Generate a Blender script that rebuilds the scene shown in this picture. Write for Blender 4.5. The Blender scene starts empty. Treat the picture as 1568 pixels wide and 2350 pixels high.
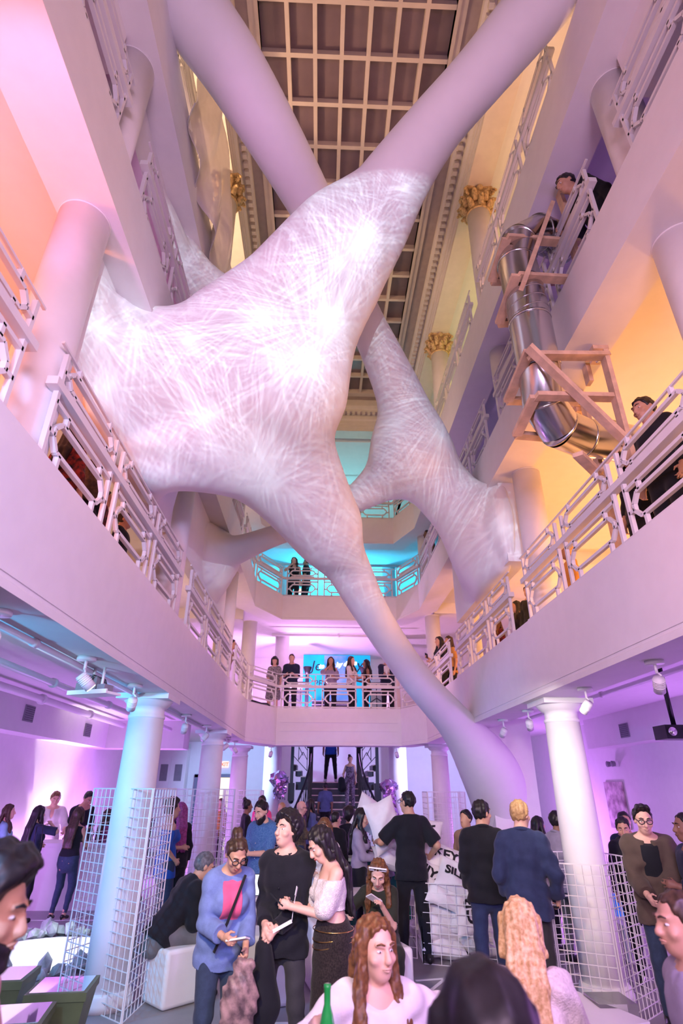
import bpy, bmesh, math, random
import numpy as np
from mathutils import Vector, Matrix
PI = math.pi
R_ = math.radians
random.seed(7)
S = bpy.context.scene
COL = S.collection

# ---------------------------------------------------------------- camera, world, lights
def look(o, tgt):
    o.rotation_euler = (Vector(tgt) - o.location).to_track_quat('-Z', 'Y').to_euler()

cam_d = bpy.data.cameras.new('camera'); cam = bpy.data.objects.new('camera', cam_d); COL.objects.link(cam)
cam_d.sensor_fit = 'VERTICAL'; cam_d.sensor_height = 36.0; cam_d.lens = 1274 / 2350 * 36.0
cam_d.clip_start = 0.05; cam_d.clip_end = 100
_t, _y, _r = R_(26.47), R_(1.97), R_(-0.22)
_f = Vector((math.sin(_y) * math.cos(_t), math.cos(_y) * math.cos(_t), math.sin(_t)))
_x = Vector((math.cos(_y), -math.sin(_y), 0)); _d = _f.cross(_x)
_x2 = _x * math.cos(_r) + _d * math.sin(_r); _d2 = _f.cross(_x2)
cam.matrix_world = Matrix(((_x2.x, -_d2.x, -_f.x, 0), (_x2.y, -_d2.y, -_f.y, 0), (_x2.z, -_d2.z, -_f.z, 1.8), (0, 0, 0, 1)))
cam_d.dof.use_dof = True; cam_d.dof.focus_distance = 5.6; cam_d.dof.aperture_fstop = 2.0
S.camera = cam
S.view_settings.view_transform = 'Standard'; S.view_settings.look = 'None'
S.view_settings.exposure = 0.0; S.view_settings.gamma = 1.0; S.view_settings.use_curve_mapping = False
S.cycles.use_denoising = True
S.cycles.max_bounces = 6; S.cycles.diffuse_bounces = 3; S.cycles.glossy_bounces = 3
S.cycles.transmission_bounces = 4; S.cycles.transparent_max_bounces = 6
S.cycles.caustics_reflective = False; S.cycles.caustics_refractive = False
S.cycles.sample_clamp_indirect = 4.0

W = bpy.data.worlds.new('World'); S.world = W; W.use_nodes = True
W.node_tree.nodes['Background'].inputs[0].default_value = (0.62, 0.46, 0.60, 1)
W.node_tree.nodes['Background'].inputs[1].default_value = 0.42

def lamp(kind, loc, tgt, col, power, size=0.3, angle=90, blend=0.6, name='lamp'):
    d = bpy.data.lights.new(name, kind); d.color = col; d.energy = power
    if kind == 'AREA': d.shape = 'DISK'; d.size = size; d.spread = R_(angle)
    else: d.shadow_soft_size = size
    if kind == 'SPOT': d.spot_size = R_(angle); d.spot_blend = blend
    o = bpy.data.objects.new(name, d); COL.objects.link(o); o.location = loc
    if tgt: look(o, tgt)
    return o

PINK = (1.0, 0.42, 0.85); MAG = (1.0, 0.25, 0.75); PURP = (0.62, 0.22, 1.0); VIO = (0.45, 0.25, 1.0)
ORG = (1.0, 0.42, 0.12); PEACH = (1.0, 0.62, 0.36); CYAN = (0.05, 0.62, 1.0); WARM = (1.0, 0.74, 0.46); WHITE = (1, 0.95, 0.9); LAV = (0.85, 0.62, 1.0)
# coloured event uplights and wall washers, with one added far fill
lamp("AREA", (0.4, -2.6, 3.6), (0.4, 8, 5.2), (1.0, .63, 1.0), 135, 2.5, 130, name="atrium_wash")
lamp('AREA', (0.3, 9.6, 4.0), (0.4, 14.6, 4.4), (1.0, .50, .68), 52, 1.2, 150, name='added_far_fill')  # added fill without a fixture, brightens the dim far end
lamp('SPOT', (-1.95, 1.0, 4.3), (-1.86, 2.5, 5.83), (1, .34, .9), 130, .12, 52, name='pink_uplight')
lamp('POINT', (-3.7, 2.4, 4.0), None, (1, .24, .06), 150, .2, name='orange_uplight')
lamp('POINT', (-4.0, 7.5, 3.9), None, PEACH, 30, .2, name='warm_uplight')
lamp('POINT', (-3.4, 12.5, 4.2), None, PEACH, 45, .2, name='warm_uplight')
lamp('POINT', (5.9, 4.6, 3.7), None, ORG, 150, .2, name='orange_uplight')
lamp('POINT', (4.0, 5.6, 3.8), None, (1, .38, .10), 75, .2, name='orange_uplight')
lamp('POINT', (5.9, 8.0, 3.7), None, ORG, 170, .2, name='orange_uplight')
lamp('POINT', (5.8, 11.6, 3.7), None, ORG, 130, .2, name='orange_uplight')
lamp('POINT', (4.6, 4.5, 6.8), None, PURP, 14, .2, name='purple_uplight')
lamp('POINT', (4.6, 10, 6.8), None, VIO, 9, .2, name='purple_uplight')
lamp('POINT', (4.4, 4.5, 9.4), None, (1, .48, .24), 130, .2, name='peach_uplight')
lamp('POINT', (4.4, 9.5, 9.4), None, (.85, .78, .26), 65, .2, name='yellow_uplight')
lamp('POINT', (-3.6, 6.5, 9.6), None, PEACH, 480, .2, name='peach_uplight')
lamp('POINT', (-3.6, 4.5, 6.9), None, MAG, 25, .2, name='pink_uplight')
lamp('POINT', (-3.4, 12, 7.0), None, PEACH, 40, .2, name='warm_uplight')
lamp('POINT', (0.6, 18.6, 6.9), None, CYAN, 520, .2, name='cyan_uplight')
lamp('POINT', (-0.9, 18.0, 3.8), None, (.85, .40, 1), 620, .2, name='purple_uplight')
lamp('POINT', (0.5, 18.5, 9.4), None, (.3, .9, 1), 140, .2, name='aqua_uplight')
# ground floor
lamp('SPOT', (-4.9, 12.9, .15), (-5.4, 12.6, 2.0), (1, .86, .8), 420, .08, 75, .9, name='bar_uplight')
lamp('POINT', (-4.9, 9.0, .8), None, PURP, 85, .3, name='purple_uplight')
lamp('POINT', (-4.2, 14.0, .8), None, PURP, 200, .3, name='purple_uplight')
lamp('POINT', (6.1, 8.6, .7), None, PURP, 150, .3, name='purple_uplight')
lamp('POINT', (6.0, 5.0, .7), None, PURP, 110, .3, name='purple_uplight')
lamp('POINT', (5.2, 15.0, .8), None, PURP, 200, .3, name='purple_uplight')
lamp('SPOT', (-2.9, 17.0, 2.9), (-1.5, 21, 1.2), (.35, .6, 1), 480, .15, 110, name='blue_wash')
lamp('SPOT', (3.6, 17.0, 2.9), (2.6, 21, 1.2), (.5, .55, 1), 480, .15, 110, name='blue_wash')
lamp('POINT', (.5, 20.4, 3.0), None, (.7, .3, 1), 50, .15, name='stair_uplight')
lamp('SPOT', (-3.6, 4.6, 2.4), (-2.2, 6.5, 1.8), (.03, .48, 1.0), 300, .1, 95, .7, name='cyan_spot')
lamp('SPOT', (1.9, 5.2, 2.55), (2.85, 6.8, 1.7), (1, .92, .80), 110, .06, 85, .8, name='column_spot')
lamp('SPOT', (-1.35, 1.0, 3.7), (0.5, 6.4, 0.4), WARM, 760, .12, 50, .7, name='crowd_spot')
lamp('SPOT', (2.1, .4, 3.3), (0.8, 3.0, 0.9), (.62, .36, 1), 420, .15, 58, name='purple_crowd_spot')
lamp('SPOT', (-1.2, -.6, 3.0), (-3.6, 9, 0.4), (.25, .5, 1), 520, .15, 80, name='blue_floor_wash')
lamp('SPOT', (-2.75, 8.1, 2.65), (-3.25, 8.45, 0), (.75, .95, 1), 420, .05, 42, .25, name='pool_projector_beam')
lamp('AREA', (-1.2, -2.6, 3.3), (2.44, 4.0, 2.6), (1.0, .64, 1.0), 34, .8, 60, name='right_fascia_fill')  # added fill lamp, lifts the right fascia
lamp('AREA', (2.0, -2.6, 3.3), (-1.68, 4.0, 2.6), (1.0, .64, .98), 20, .8, 60, name='left_fascia_fill')  # added fill lamp, lifts the left fascia
lamp('SPOT', (-3.1, 2.6, 1.9), (-1.95, 4.6, 2.73), (.05, .55, 1.0), 150, .12, 75, .7, name='cyan_soffit_fill')  # extra lamp added to turn the left beam soffit cyan
lamp('SPOT', (-2.7, 3.6, 2.2), (-2.75, 4.9, 3.27), (.80, .95, 1.0), 90, .12, 95, .9, name='left_ceiling_fill')  # added lamp that whitens the left ground floor ceiling
lamp('POINT', (-5.0, 11.6, .6), None, (.72, .35, 1), 60, .2, name='left_wall_fill')  # added lamp to brighten the left wall, no fixture here
lamp('SPOT', (0.4, -1.8, 4.2), (0.2, 3.6, 9.2), (.86, .52, 1.0), 170, .3, 60, .8, name='violet_tube_fill')  # added fill that tints the upper fabric tubes violet


# ---------------------------------------------------------------- mesh helpers
class MB:
    def __init__(s): s.v = []; s.f = []; s.sm = []; s.mi = []; s.cur = 0
    def add(s, vs, fs, smooth=False):
        b = len(s.v); s.v += [tuple(map(float, p)) for p in vs]
        for q in fs: s.f.append([b + i for i in q]); s.sm.append(smooth); s.mi.append(s.cur)
        return s
    def box(s, x0, x1, y0, y1, z0, z1):
        return s.add([(x0, y0, z0), (x1, y0, z0), (x1, y1, z0), (x0, y1, z0), (x0, y0, z1), (x1, y0, z1), (x1, y1, z1), (x0, y1, z1)],
                     [(3, 2, 1, 0), (4, 5, 6, 7), (0, 1, 5, 4), (1, 2, 6, 5), (2, 3, 7, 6), (3, 0, 4, 7)])
    def obox(s, c, ax, ay, az):
        c, ax, ay, az = Vector(c), Vector(ax), Vector(ay), Vector(az)
        v = [c + i * ax + j * ay + k * az for k in (-1, 1) for i, j in ((-1, -1), (1, -1), (1, 1), (-1, 1))]
        return s.add(v, [(3, 2, 1, 0), (4, 5, 6, 7), (0, 1, 5, 4), (1, 2, 6, 5), (2, 3, 7, 6), (3, 0, 4, 7)])
    def bar(s, p, q, w, h=None, up=(0, 0, 1)):
        p, q = Vector(p), Vector(q); d = q - p; L = d.length
        if L < 1e-6: return s
        d /= L; u = Vector(up)
        if abs(d.dot(u)) > 0.95: u = Vector((0, 1, 0)) if abs(d.y) < 0.9 else Vector((1, 0, 0))
        a = d.cross(u).normalized(); b = a.cross(d)
        return s.obox((p + q) / 2, d * L / 2, a * w / 2, b * (h or w) / 2)
    def tube(s, path, r, n=10, cap=True, closed=False):
        P = [Vector(p) for p in path]; m = len(P)
        rs = r if isinstance(r, (list, tuple)) else [r] * m
        vs = []; prev = None
        for i, p in enumerate(P):
            if closed: t = P[(i + 1) % m] - P[i - 1]
            else: t = P[min(i + 1, m - 1)] - P[max(i - 1, 0)]
            t = t.normalized() if t.length > 1e-9 else Vector((0, 0, 1))
            if prev is None:
                a = t.cross(Vector((0, 0, 1)))
                if a.length < 0.1: a = t.cross(Vector((1, 0, 0)))
            else: a = prev - t * prev.dot(t)
            a.normalize(); prev = a; b = t.cross(a)
            vs += [p + (a * math.cos(2 * PI * k / n) + b * math.sin(2 * PI * k / n)) * rs[i] for k in range(n)]
        fs = []
        for i in range(m if closed else m - 1):
            j = (i + 1) % m
            for k in range(n):
                l = (k + 1) % n; fs.append((i * n + k, i * n + l, j * n + l, j * n + k))
        if cap and not closed:
            fs.append(tuple(range(n - 1, -1, -1))); fs.append(tuple((m - 1) * n + k for k in range(n)))
        return s.add(vs, fs, True)
    def cyl(s, p, q, r0, r1=None, n=16): return s.tube([p, q], [r0, r0 if r1 is None else r1], n)
    def lathe(s, prof, c=(0, 0, 0), n=32, smooth=True):
        cx, cy, cz = c; m = len(prof); vs = []
        for r, z in prof:
            vs += [(cx + r * math.cos(2 * PI * k / n), cy + r * math.sin(2 * PI * k / n), cz + z) for k in range(n)]
        fs = [(i * n + k, i * n + (k + 1) % n, (i + 1) * n + (k + 1) % n, (i + 1) * n + k) for i in range(m - 1) for k in range(n)]
        fs.append(tuple(range(n - 1, -1, -1))); fs.append(tuple((m - 1) * n + k for k in range(n)))
        return s.add(vs, fs, smooth)
    def prism(s, pts, z0, z1):
        n = len(pts)
        return s.add([(x, y, z0) for x, y in pts] + [(x, y, z1) for x, y in pts],
                     [tuple(range(n - 1, -1, -1)), tuple(range(n, 2 * n))] + [(i, (i + 1) % n, n + (i + 1) % n, n + i) for i in range(n)])
    def ball(s, c, r, n=12, m=8, sc=(1, 1, 1)):
        c = Vector(c); vs = [c + Vector((0, 0, -r * sc[2]))]
        for i in range(1, m):
            a = -PI / 2 + PI * i / m
            vs += [c + Vector((r * sc[0] * math.cos(a) * math.cos(2 * PI * k / n), r * sc[1] * math.cos(a) * math.sin(2 * PI * k / n), r * sc[2] * math.sin(a))) for k in range(n)]
        vs.append(c + Vector((0, 0, r * sc[2]))); T = len(vs) - 1
        fs = [(0, 1 + (k + 1) % n, 1 + k) for k in range(n)]
        fs += [(1 + i * n + k, 1 + i * n + (k + 1) % n, 1 + (i + 1) * n + (k + 1) % n, 1 + (i + 1) * n + k) for i in range(m - 2) for k in range(n)]
        fs += [(T, 1 + (m - 2) * n + k, 1 + (m - 2) * n + (k + 1) % n) for k in range(n)]
        return s.add(vs, fs, True)
    def extrude_profile(s, path, prof, closed=False):
        # path: list of (x, y) ; prof: list of (offset to the right of travel, z)
        P = [Vector((x, y)) for x, y in path]; m = len(P); k = len(prof); vs = []
        for i in range(m):
            d0 = (P[i] - P[i - 1]).normalized() if i > 0 else None
            d1 = (P[i + 1] - P[i]).normalized() if i < m - 1 else None
            d0 = d0 or d1; d1 = d1 or d0
            n0 = Vector((d0.y, -d0.x)); n1 = Vector((d1.y, -d1.x)); b = (n0 + n1).normalized(); b = b / max(0.3, b.dot(n0))
            vs += [(P[i].x + b.x * o, P[i].y + b.y * o, z) for o, z in prof]
        fs = [(i * k + j, i * k + (j + 1) % k, (i + 1) * k + (j + 1) % k, (i + 1) * k + j) for i in range(m - 1) for j in range(k)]
        fs += [tuple(range(k - 1, -1, -1)), tuple((m - 1) * k + j for j in range(k))]
        return s.add(vs, fs)
    def mesh(s, name):
        me = bpy.data.meshes.new(name); me.from_pydata(s.v, [], s.f)
        me.polygons.foreach_set('use_smooth', s.sm); me.polygons.foreach_set('material_index', s.mi); me.update()
        return me
    def obj(s, name, m, parent=None, fix=True):
        me = s.mesh(name)
        if fix:
            bm = bmesh.new(); bm.from_mesh(me); bmesh.ops.recalc_face_normals(bm, faces=bm.faces); bm.to_mesh(me); bm.free()
        for q in (m if isinstance(m, (list, tuple)) else [m]): me.materials.append(q)
        o = bpy.data.objects.new(name, me); COL.objects.link(o)
        if parent is not None: o.parent = parent
        return o

def tag(o, label, cat, group=None, kind=None):
    if label: o['label'] = label
    if cat: o['category'] = cat
    if group: o['group'] = group
    if kind: o['kind'] = kind
    return o
def thing(name, label, cat, loc=(0, 0, 0), rz=0.0, group=None):
    o = bpy.data.objects.new(name, None); COL.objects.link(o); o.location = loc; o.rotation_euler = (0, 0, rz)
    o.empty_display_size = 0.1
    return tag(o, label, cat, group)
def struct(name, mb, m):
    o = mb.obj(name, m); o['kind'] = 'structure'; return o
def dup(root, loc=None, rz=None, label=None):
    r = root.copy(); COL.objects.link(r)
    if loc is not None: r.location = loc
    if rz is not None: r.rotation_euler = (0, 0, rz)
    if label: r['label'] = label
    for ch in list(root.children):
        c = ch.copy(); COL.objects.link(c); c.parent = r
        for g in ch.children:
            d = g.copy(); COL.objects.link(d); d.parent = c
    return r

# ---------------------------------------------------------------- materials
_M = {}
def mat(name, col, rough=0.6, metal=0.0, var=0.06, scale=6.0, bump=0.0, bscale=60.0, emit=0.0, spec=0.4, trans=0.0, col2=None, sheen=0.0):
    if name in _M: return _M[name]
    m = bpy.data.materials.new(name); m.use_nodes = True; nt = m.node_tree; b = nt.nodes['Principled BSDF']
    b.inputs['Roughness'].default_value = rough; b.inputs['Metallic'].default_value = metal
    b.inputs['Specular IOR Level'].default_value = spec
    tc = nt.nodes.new('ShaderNodeTexCoord')
    nz = nt.nodes.new('ShaderNodeTexNoise'); nz.inputs['Scale'].default_value = scale; nz.inputs['Detail'].default_value = 4
    nt.links.new(tc.outputs['Object'], nz.inputs['Vector'])
    rp = nt.nodes.new('ShaderNodeValToRGB')
    a = col2 or tuple(max(0, c * (1 - var)) for c in col); c1 = col if col2 else tuple(min(1, c * (1 + var)) for c in col)
    rp.color_ramp.elements[0].position = 0.35; rp.color_ramp.elements[1].position = 0.65
    rp.color_ramp.elements[0].color = (*a[:3], 1); rp.color_ramp.elements[1].color = (*c1[:3], 1)
    nt.links.new(nz.outputs['Fac'], rp.inputs['Fac']); nt.links.new(rp.outputs['Color'], b.inputs['Base Color'])
    if bump:
        n2 = nt.nodes.new('ShaderNodeTexNoise'); n2.inputs['Scale'].default_value = bscale; n2.inputs['Detail'].default_value = 3
        nt.links.new(tc.outputs['Object'], n2.inputs['Vector'])
        bp = nt.nodes.new('ShaderNodeBump'); bp.inputs['Strength'].default_value = bump; bp.inputs['Distance'].default_value = 0.01
        nt.links.new(n2.outputs['Fac'], bp.inputs['Height']); nt.links.new(bp.outputs['Normal'], b.inputs['Normal'])
    if emit:
        nt.links.new(rp.outputs['Color'], b.inputs['Emission Color']); b.inputs['Emission Strength'].default_value = emit
    if trans: b.inputs['Transmission Weight'].default_value = trans
    if sheen: b.inputs['Sheen Weight'].default_value = sheen
    _M[name] = m; return m

M_wall = mat('white_plaster', (0.80, 0.78, 0.78), 0.75, var=0.015, bump=0.05, bscale=40)
M_rail = mat('white_painted_metal', (0.74, 0.72, 0.72), 0.45, var=0.02)
M_col = mat('white_column_paint', (0.82, 0.80, 0.80), 0.5, var=0.02)
M_fab = mat('white_stretch_fabric', (0.84, 0.82, 0.83), 0.7, var=0.01)
M_floor = mat('grey_concrete_floor', (0.30, 0.285, 0.30), 0.42, var=0.3, scale=1.4, bump=0.03, col2=(0.22, 0.21, 0.22))
M_frame = mat('laylight_frame_paint', (0.66, 0.56, 0.5), 0.55, var=0.03)
M_pane = mat('dark_laylight_glass', (0.20, 0.145, 0.16), 0.22, var=0.1, scale=2, spec=0.5)
M_gold = mat('gilded_plaster', (0.58, 0.41, 0.20), 0.55, var=0.3, scale=25, bump=0.3, bscale=40)
M_steel = mat('galvanised_steel', (0.60, 0.60, 0.62), 0.22, 1.0, var=0.06, scale=3)
M_wood = mat('raw_pine_timber', (0.72, 0.50, 0.33), 0.65, var=0.15, scale=8, bump=0.1)
M_black = mat('black_metal', (0.012, 0.014, 0.02), 0.4, var=0.1)
M_wire = mat('white_coated_wire', (0.78, 0.77, 0.78), 0.4, var=0.01)
M_grey = mat('mid_grey_paint', (0.22, 0.21, 0.25), 0.6)
M_dark = mat('dark_wall', (0.10, 0.09, 0.13), 0.7)
# ---------------------------------------------------------------- building shell
XL, XR = -1.68, 2.44; YF, YB = -3.0, 14.6
LEV = {2: (2.73, 3.59, 3.40), 3: (5.83, 6.49, 6.30), 4: (8.08, 8.89, 8.70)}   # fascia bottom, fascia top, floor
WXL, WXR, WYB = -5.4, 6.5, 21.0
RIM = [(XL, YF), (XL, 13.4), (-1.08, YB), (2.0, YB), (XR, 13.5), (XR, YF)]     # travel so that the right side is the void
def shell():
    struct('floor', MB().box(WXL - .3, WXR + .3, YF, WYB + 3, -0.2, 0), M_floor)
    struct('wall_left', MB().box(WXL - .2, WXL, YF, WYB, 0, 13), M_wall)
    struct('wall_right', MB().box(WXR, WXR + .2, YF, WYB, 0, 13), M_wall)
    w = MB()
    w.box(WXL, -1.45, WYB, WYB + .2, 0, 13); w.box(2.55, WXR, WYB, WYB + .2, 0, 13); w.box(-1.45, 2.55, WYB, WYB + .2, 5.0, 13)
    w.box(-1.45, 2.55, WYB + 1.2, WYB + 1.4, 0, 6)
    struct('wall_back', w, M_wall)
    fe = MB().box(WXL, XL - .02, YF - .2, YF, 3.3, 13); struct('light_block_left', fe, M_wall); fe = MB().box(XR + .02, WXR, YF - .2, YF, 3.3, 13); struct('light_block_right', fe, M_wall)  # unseen end walls added to keep world light out of the galleries
    # gallery slabs with deep fascia beams round the atrium
    for k, (b, t, fl) in LEV.items():
        f = MB()
        f.extrude_profile(RIM, [(0, b), (0, t), (-.13, t), (-.13, fl), (-.46, fl), (-.46, b)])
        f.extrude_profile(RIM, [(.012, b), (.012, b + .05), (0, b + .06), (0, b)])
        if k == 2: f.extrude_profile(RIM, [(.008, b + .085), (.008, b + .1), (0, b + .1), (0, b + .085)])
        if k == 2:
            f.box(-1.0, 1.92, YB - .02, YB, 3.25, 3.27); f.box(-1.0, 1.92, YB - .015, YB, 3.05, 3.07)
        o = struct('trim_%d' % k, f, M_wall); o['label'] = 'white balcony edge beam running round the atrium, level %d' % (k - 1)
        s = MB(); ub = fl - .17
        s.prism([(WXL, YF), (XL - .4, YF), (XL - .4, 13.5), (-1.35, YB + .35), (-1.35, WYB), (WXL, WYB)], ub, fl)
        s.prism([(XR + .4, YF), (WXR, YF), (WXR, WYB), (2.3, WYB), (2.3, YB + .35), (XR + .4, 13.7)], ub, fl)
        s.prism([(-1.35, YB + .3), (2.3, YB + .3), (2.3, WYB), (-1.35, WYB)], ub, fl) if k != 9 else None
        struct('floor_%d' % k, s, M_wall)
    # cross beams between the columns and the side walls
    cb = MB()
    for y in CYL[2:] : cb.box(WXL, XL - .45, y - .2, y + .2, 5.86, 6.2); cb.box(WXL, XL - .45, y - .2, y + .2, 8.1, 8.6)
    for y in CYR[2:]: cb.box(XR + .45, WXR, y - .2, y + .2, 5.86, 6.2); cb.box(XR + .45, WXR, y - .2, y + .2, 8.1, 8.6)
    struct('trim_5', cb, M_wall)
    # service soffits along the two long walls of the ground floor
    sf = MB().box(WXL, -5.0, YF, 14.2, 2.62, 3.25); sf.box(WXL, -3.2, 14.2, 14.8, 2.62, 3.25); struct('trim_6', sf, M_wall)
    sf = MB().box(6.1, WXR, YF, 13.5, 2.62, 3.25); struct('trim_7', sf, M_wall)
    # top storey: ceiling of the galleries, entablature, laylight
    top = MB()
    top.prism([(WXL, YF), (XL - .5, YF), (XL - .5, WYB), (WXL, WYB)], 11.93, 12.1); top.prism([(XR + .5, YF), (WXR, YF), (WXR, WYB), (XR + .5, WYB)], 11.93, 12.1)
    top.prism([(XL - .6, YB + .6), (XR + .6, YB + .6), (XR + .6, WYB), (XL - .6, WYB)], 11.93, 12.1)
    struct('ceiling_4', top, M_wall)
    en = MB()
    rim4 = [(XL, YF), (XL, YB - .2), (XR, YB - .2), (XR, YF)]
    en.extrude_profile(rim4, [(-.55, 11.9), (-.12, 11.9), (-.12, 12.02), (-.10, 12.03), (-.10, 12.14), (-.08, 12.15), (-.08, 12.26), (-.03, 12.3), (-.03, 12.5), (.06, 12.53), (.06, 12.60), (.12, 12.64), (.13, 12.7),
                             (.13, 12.74), (.05, 12.76), (.05, 12.98), (.0, 13.06), (-.55, 13.06)])
    for i in range(int((YB - YF) / .16)):
        y = YF + .1 + i * .16
        if y > YB - .4: break
        en.box(XL + .02, XL + .10, y, y + .085, 12.4, 12.5); en.box(XR - .10, XR - .02, y, y + .085, 12.4, 12.5)
    for i in range(int((XR - XL) / .16)):
        x = XL + .1 + i * .16; en.box(x, x + .085, YB - .30, YB - .22, 12.4, 12.5)
    struct('trim_8', en, mat('entablature_paint', (0.74, 0.66, 0.6), 0.6, var=0.03))
    cx, cw = 0.375, 0.4555; n = 7; x0 = cx - n * cw / 2; x1 = cx + n * cw / 2; py = 0.747; y1 = 14.0; rows = 22; y0 = y1 - rows * py
    c = MB().box(x0 - .4, x1 + .4, y0 - 1, YB + .3, 13.14, 13.3); struct('ceiling', c, M_pane)
    bd = MB()
    bd.box(XL - .1, x0 - .17, y0 - 1, YB, 13.02, 13.1); bd.box(x1 + .17, XR + .1, y0 - 1, YB, 13.02, 13.1); bd.box(XL, XR, y1 + .17, YB + .1, 13.02, 13.1)
    struct('trim_9', bd, mat('laylight_cove_paint', (0.45, 0.36, 0.33), 0.6))
    g = MB()
    for a in (x0 - .17, x1): g.box(a, a + .17, y0, y1 + .17, 12.98, 13.14)
    for a in (x0 - .06, x1): g.box(a, a + .06, y0, y1, 12.95, 13.14)
    g.box(x0, x1, y1, y1 + .17, 12.98, 13.14)
    for i in range(1, n): g.box(x0 + i * cw - .035, x0 + i * cw + .035, y0, y1, 13.0, 13.14)
    for j in range(rows): g.box(x0, x1, y0 + j * py - .035, y0 + j * py + .035, 13.003, 13.14)
    struct('window_1', g, M_frame)

CYL = [3.0, 6.68, 11.0, 14.9]; CYR = [3.0, 6.75, 10.5, 14.1]; CXL, CXR = -1.95, 2.80
NTH = ['first', 'second', 'third', 'fourth']
WHERE = {2: 'ground floor', 3: 'first balcony', 4: 'second balcony', 5: 'top balcony'}
def column(x, y, z0, z1, r, label, cap=None, group=None):
    t = thing('round_column', label, 'column', (x, y, z0), 0, group); h = z1 - z0
    if cap == 'doric':
        MB().lathe([(r, 0.0), (r, h * .25), (r, h * .55), (r * .93, h - .24)], n=40).obj('shaft', M_col, t)
        c = MB().lathe([(r * .9, h - .245), (r * .97, h - .24), (r * .97, h - .21), (r * .9, h - .2), (r * .9, h - .13), (r * 1.05, h - .12), (r * 1.28, h - .06), (r * 1.3, h - .05)], n=40)
        q = r * 1.38; c.box(-q, q, -q, q, h - .055, h); c.obj('capital', M_col, t)
        MB().lathe([(r * 1.25, 0.001), (r * 1.25, .06), (r * 1.15, .09), (r * 1.15, .11), (r * 1.08, .13)], n=40).obj('base', M_col, t)
    elif cap == 'corinthian':
        MB().lathe([(r, 0), (r * .98, h * .4), (r * .86, h - .5)], n=32).obj('shaft', M_col, t)
        c = MB().lathe([(r * .86, h - .51), (r * .98, h - .5), (r * .86, h - .47), (r * .9, h - .2), (r * 1.2, h - .06)], n=24)
        for ring, (zz, L, nn) in enumerate(((h - .46, .17, 8), (h - .34, .2, 8))):
            for k in range(nn):
                a = 2 * PI * (k + .5 * ring) / nn; ca, sa = math.cos(a), math.sin(a); ro = r * (.9 + .08 * ring)
                pth = [(ca * ro, sa * ro, zz), (ca * (ro + .03), sa * (ro + .03), zz + L * .6), (ca * (ro + .08), sa * (ro + .08), zz + L * .95), (ca * (ro + .12), sa * (ro + .12), zz + L * .85), (ca * (ro + .11), sa * (ro + .11), zz + L * .7)]
                c.tube(pth, [.055, .06, .045, .03, .018], 6)
        for k in range(4):
            a = PI / 4 + k * PI / 2; ca, sa = math.cos(a), math.sin(a); R0 = r * 1.1
            for q in range(10):
                b = q * .8; rr = .075 - q * .006
                c.ball((ca * (R0 + .07 + rr * math.cos(b)), sa * (R0 + .07 + rr * math.cos(b)), h - .13 + rr * math.sin(b)), .028, 6, 4)
            c.ball((math.cos(k * PI / 2) * r * 1.15, math.sin(k * PI / 2) * r * 1.15, h - .06), .06, 8, 6)
        q = r * 1.5; pts = []
        for k in range(4):
            a = PI / 4 + k * PI / 2; pts += [(q * math.cos(a - .09), q * math.sin(a - .09)), (q * math.cos(a + .09), q * math.sin(a + .09)), (r * 1.05 * math.cos(a + PI / 4), r * 1.05 * math.sin(a + PI / 4))]
        c.prism(pts, h - .05, h)
        tag(c.obj('capital', M_gold, t), 'gilded leafy capital', None)
    else:
        MB().lathe([(r, 0), (r, h - .01)], n=40).obj('shaft', M_col, t)
        MB().lathe([(r * 1.0, h - .012), (r * 1.03, h - .01), (r * 1.03, h)], n=40).obj('capital', M_col, t)
    return t
def columns():
    side = {'L': ('left', CXL, CYL), 'R': ('right', CXR, CYR)}
    for s, (sn, x, ys) in side.items():
        for i, y in enumerate(ys):
            if not (s == 'R' and i == 2):
                if i > 0: column(x, y, 0, 2.73, .205, ['', 'white ground floor column inside a wire cage, nearest on the %s' % sn,
                    'white ground floor column in the third bay on the %s, under the balcony' % sn, 'white ground floor column farthest back on the %s, by the staircase' % sn][i], 'doric', 'ground floor columns')
            column(x + (.06 if s == 'R' else 0), y, 3.40, 5.83, .19, 'plain round column on the first balcony, %s of four along the %s side' % (NTH[i], sn), None, 'first balcony columns')
            if i < 3 or s == 'R':
                column(x, y, 6.30, 8.08, .2, 'plain round column on the second balcony, %s along the %s side' % (NTH[i], sn), None, 'second balcony columns')
            if i > 0: column(x + (.02 if s == 'L' else -.02), y, 8.70, 11.9, .24, 'top floor column with a gilded leafy capital, %s on the %s side' % (NTH[i - 1], sn), 'corinthian', 'gilded top floor columns')
    for sx, sn in ((-1.1, 'left'), (2.05, 'right')):
        column(sx - (.3 if sx < 0 else -.3), 18.2, 0, 3.2, .26, 'plain white column standing %s of the staircase under the far gallery' % sn, None)
        column(sx - (.15 if sx < 0 else -.15), 17.6, 3.4, 6.1, .22, 'plain column at the back of the first balcony, %s end' % sn, None)
        column(sx - (.15 if sx < 0 else -.15), 17.6, 6.3, 8.5, .22, 'plain column at the back of the second balcony, %s end' % sn, None)
    MB().box(2.86, 3.62, 10.15, 10.95, 0, 2.9).obj('square_pillar', M_wall); tag(bpy.data.objects['square_pillar'], 'square white pillar where the leg of the fabric sculpture lands', 'pillar')

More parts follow.
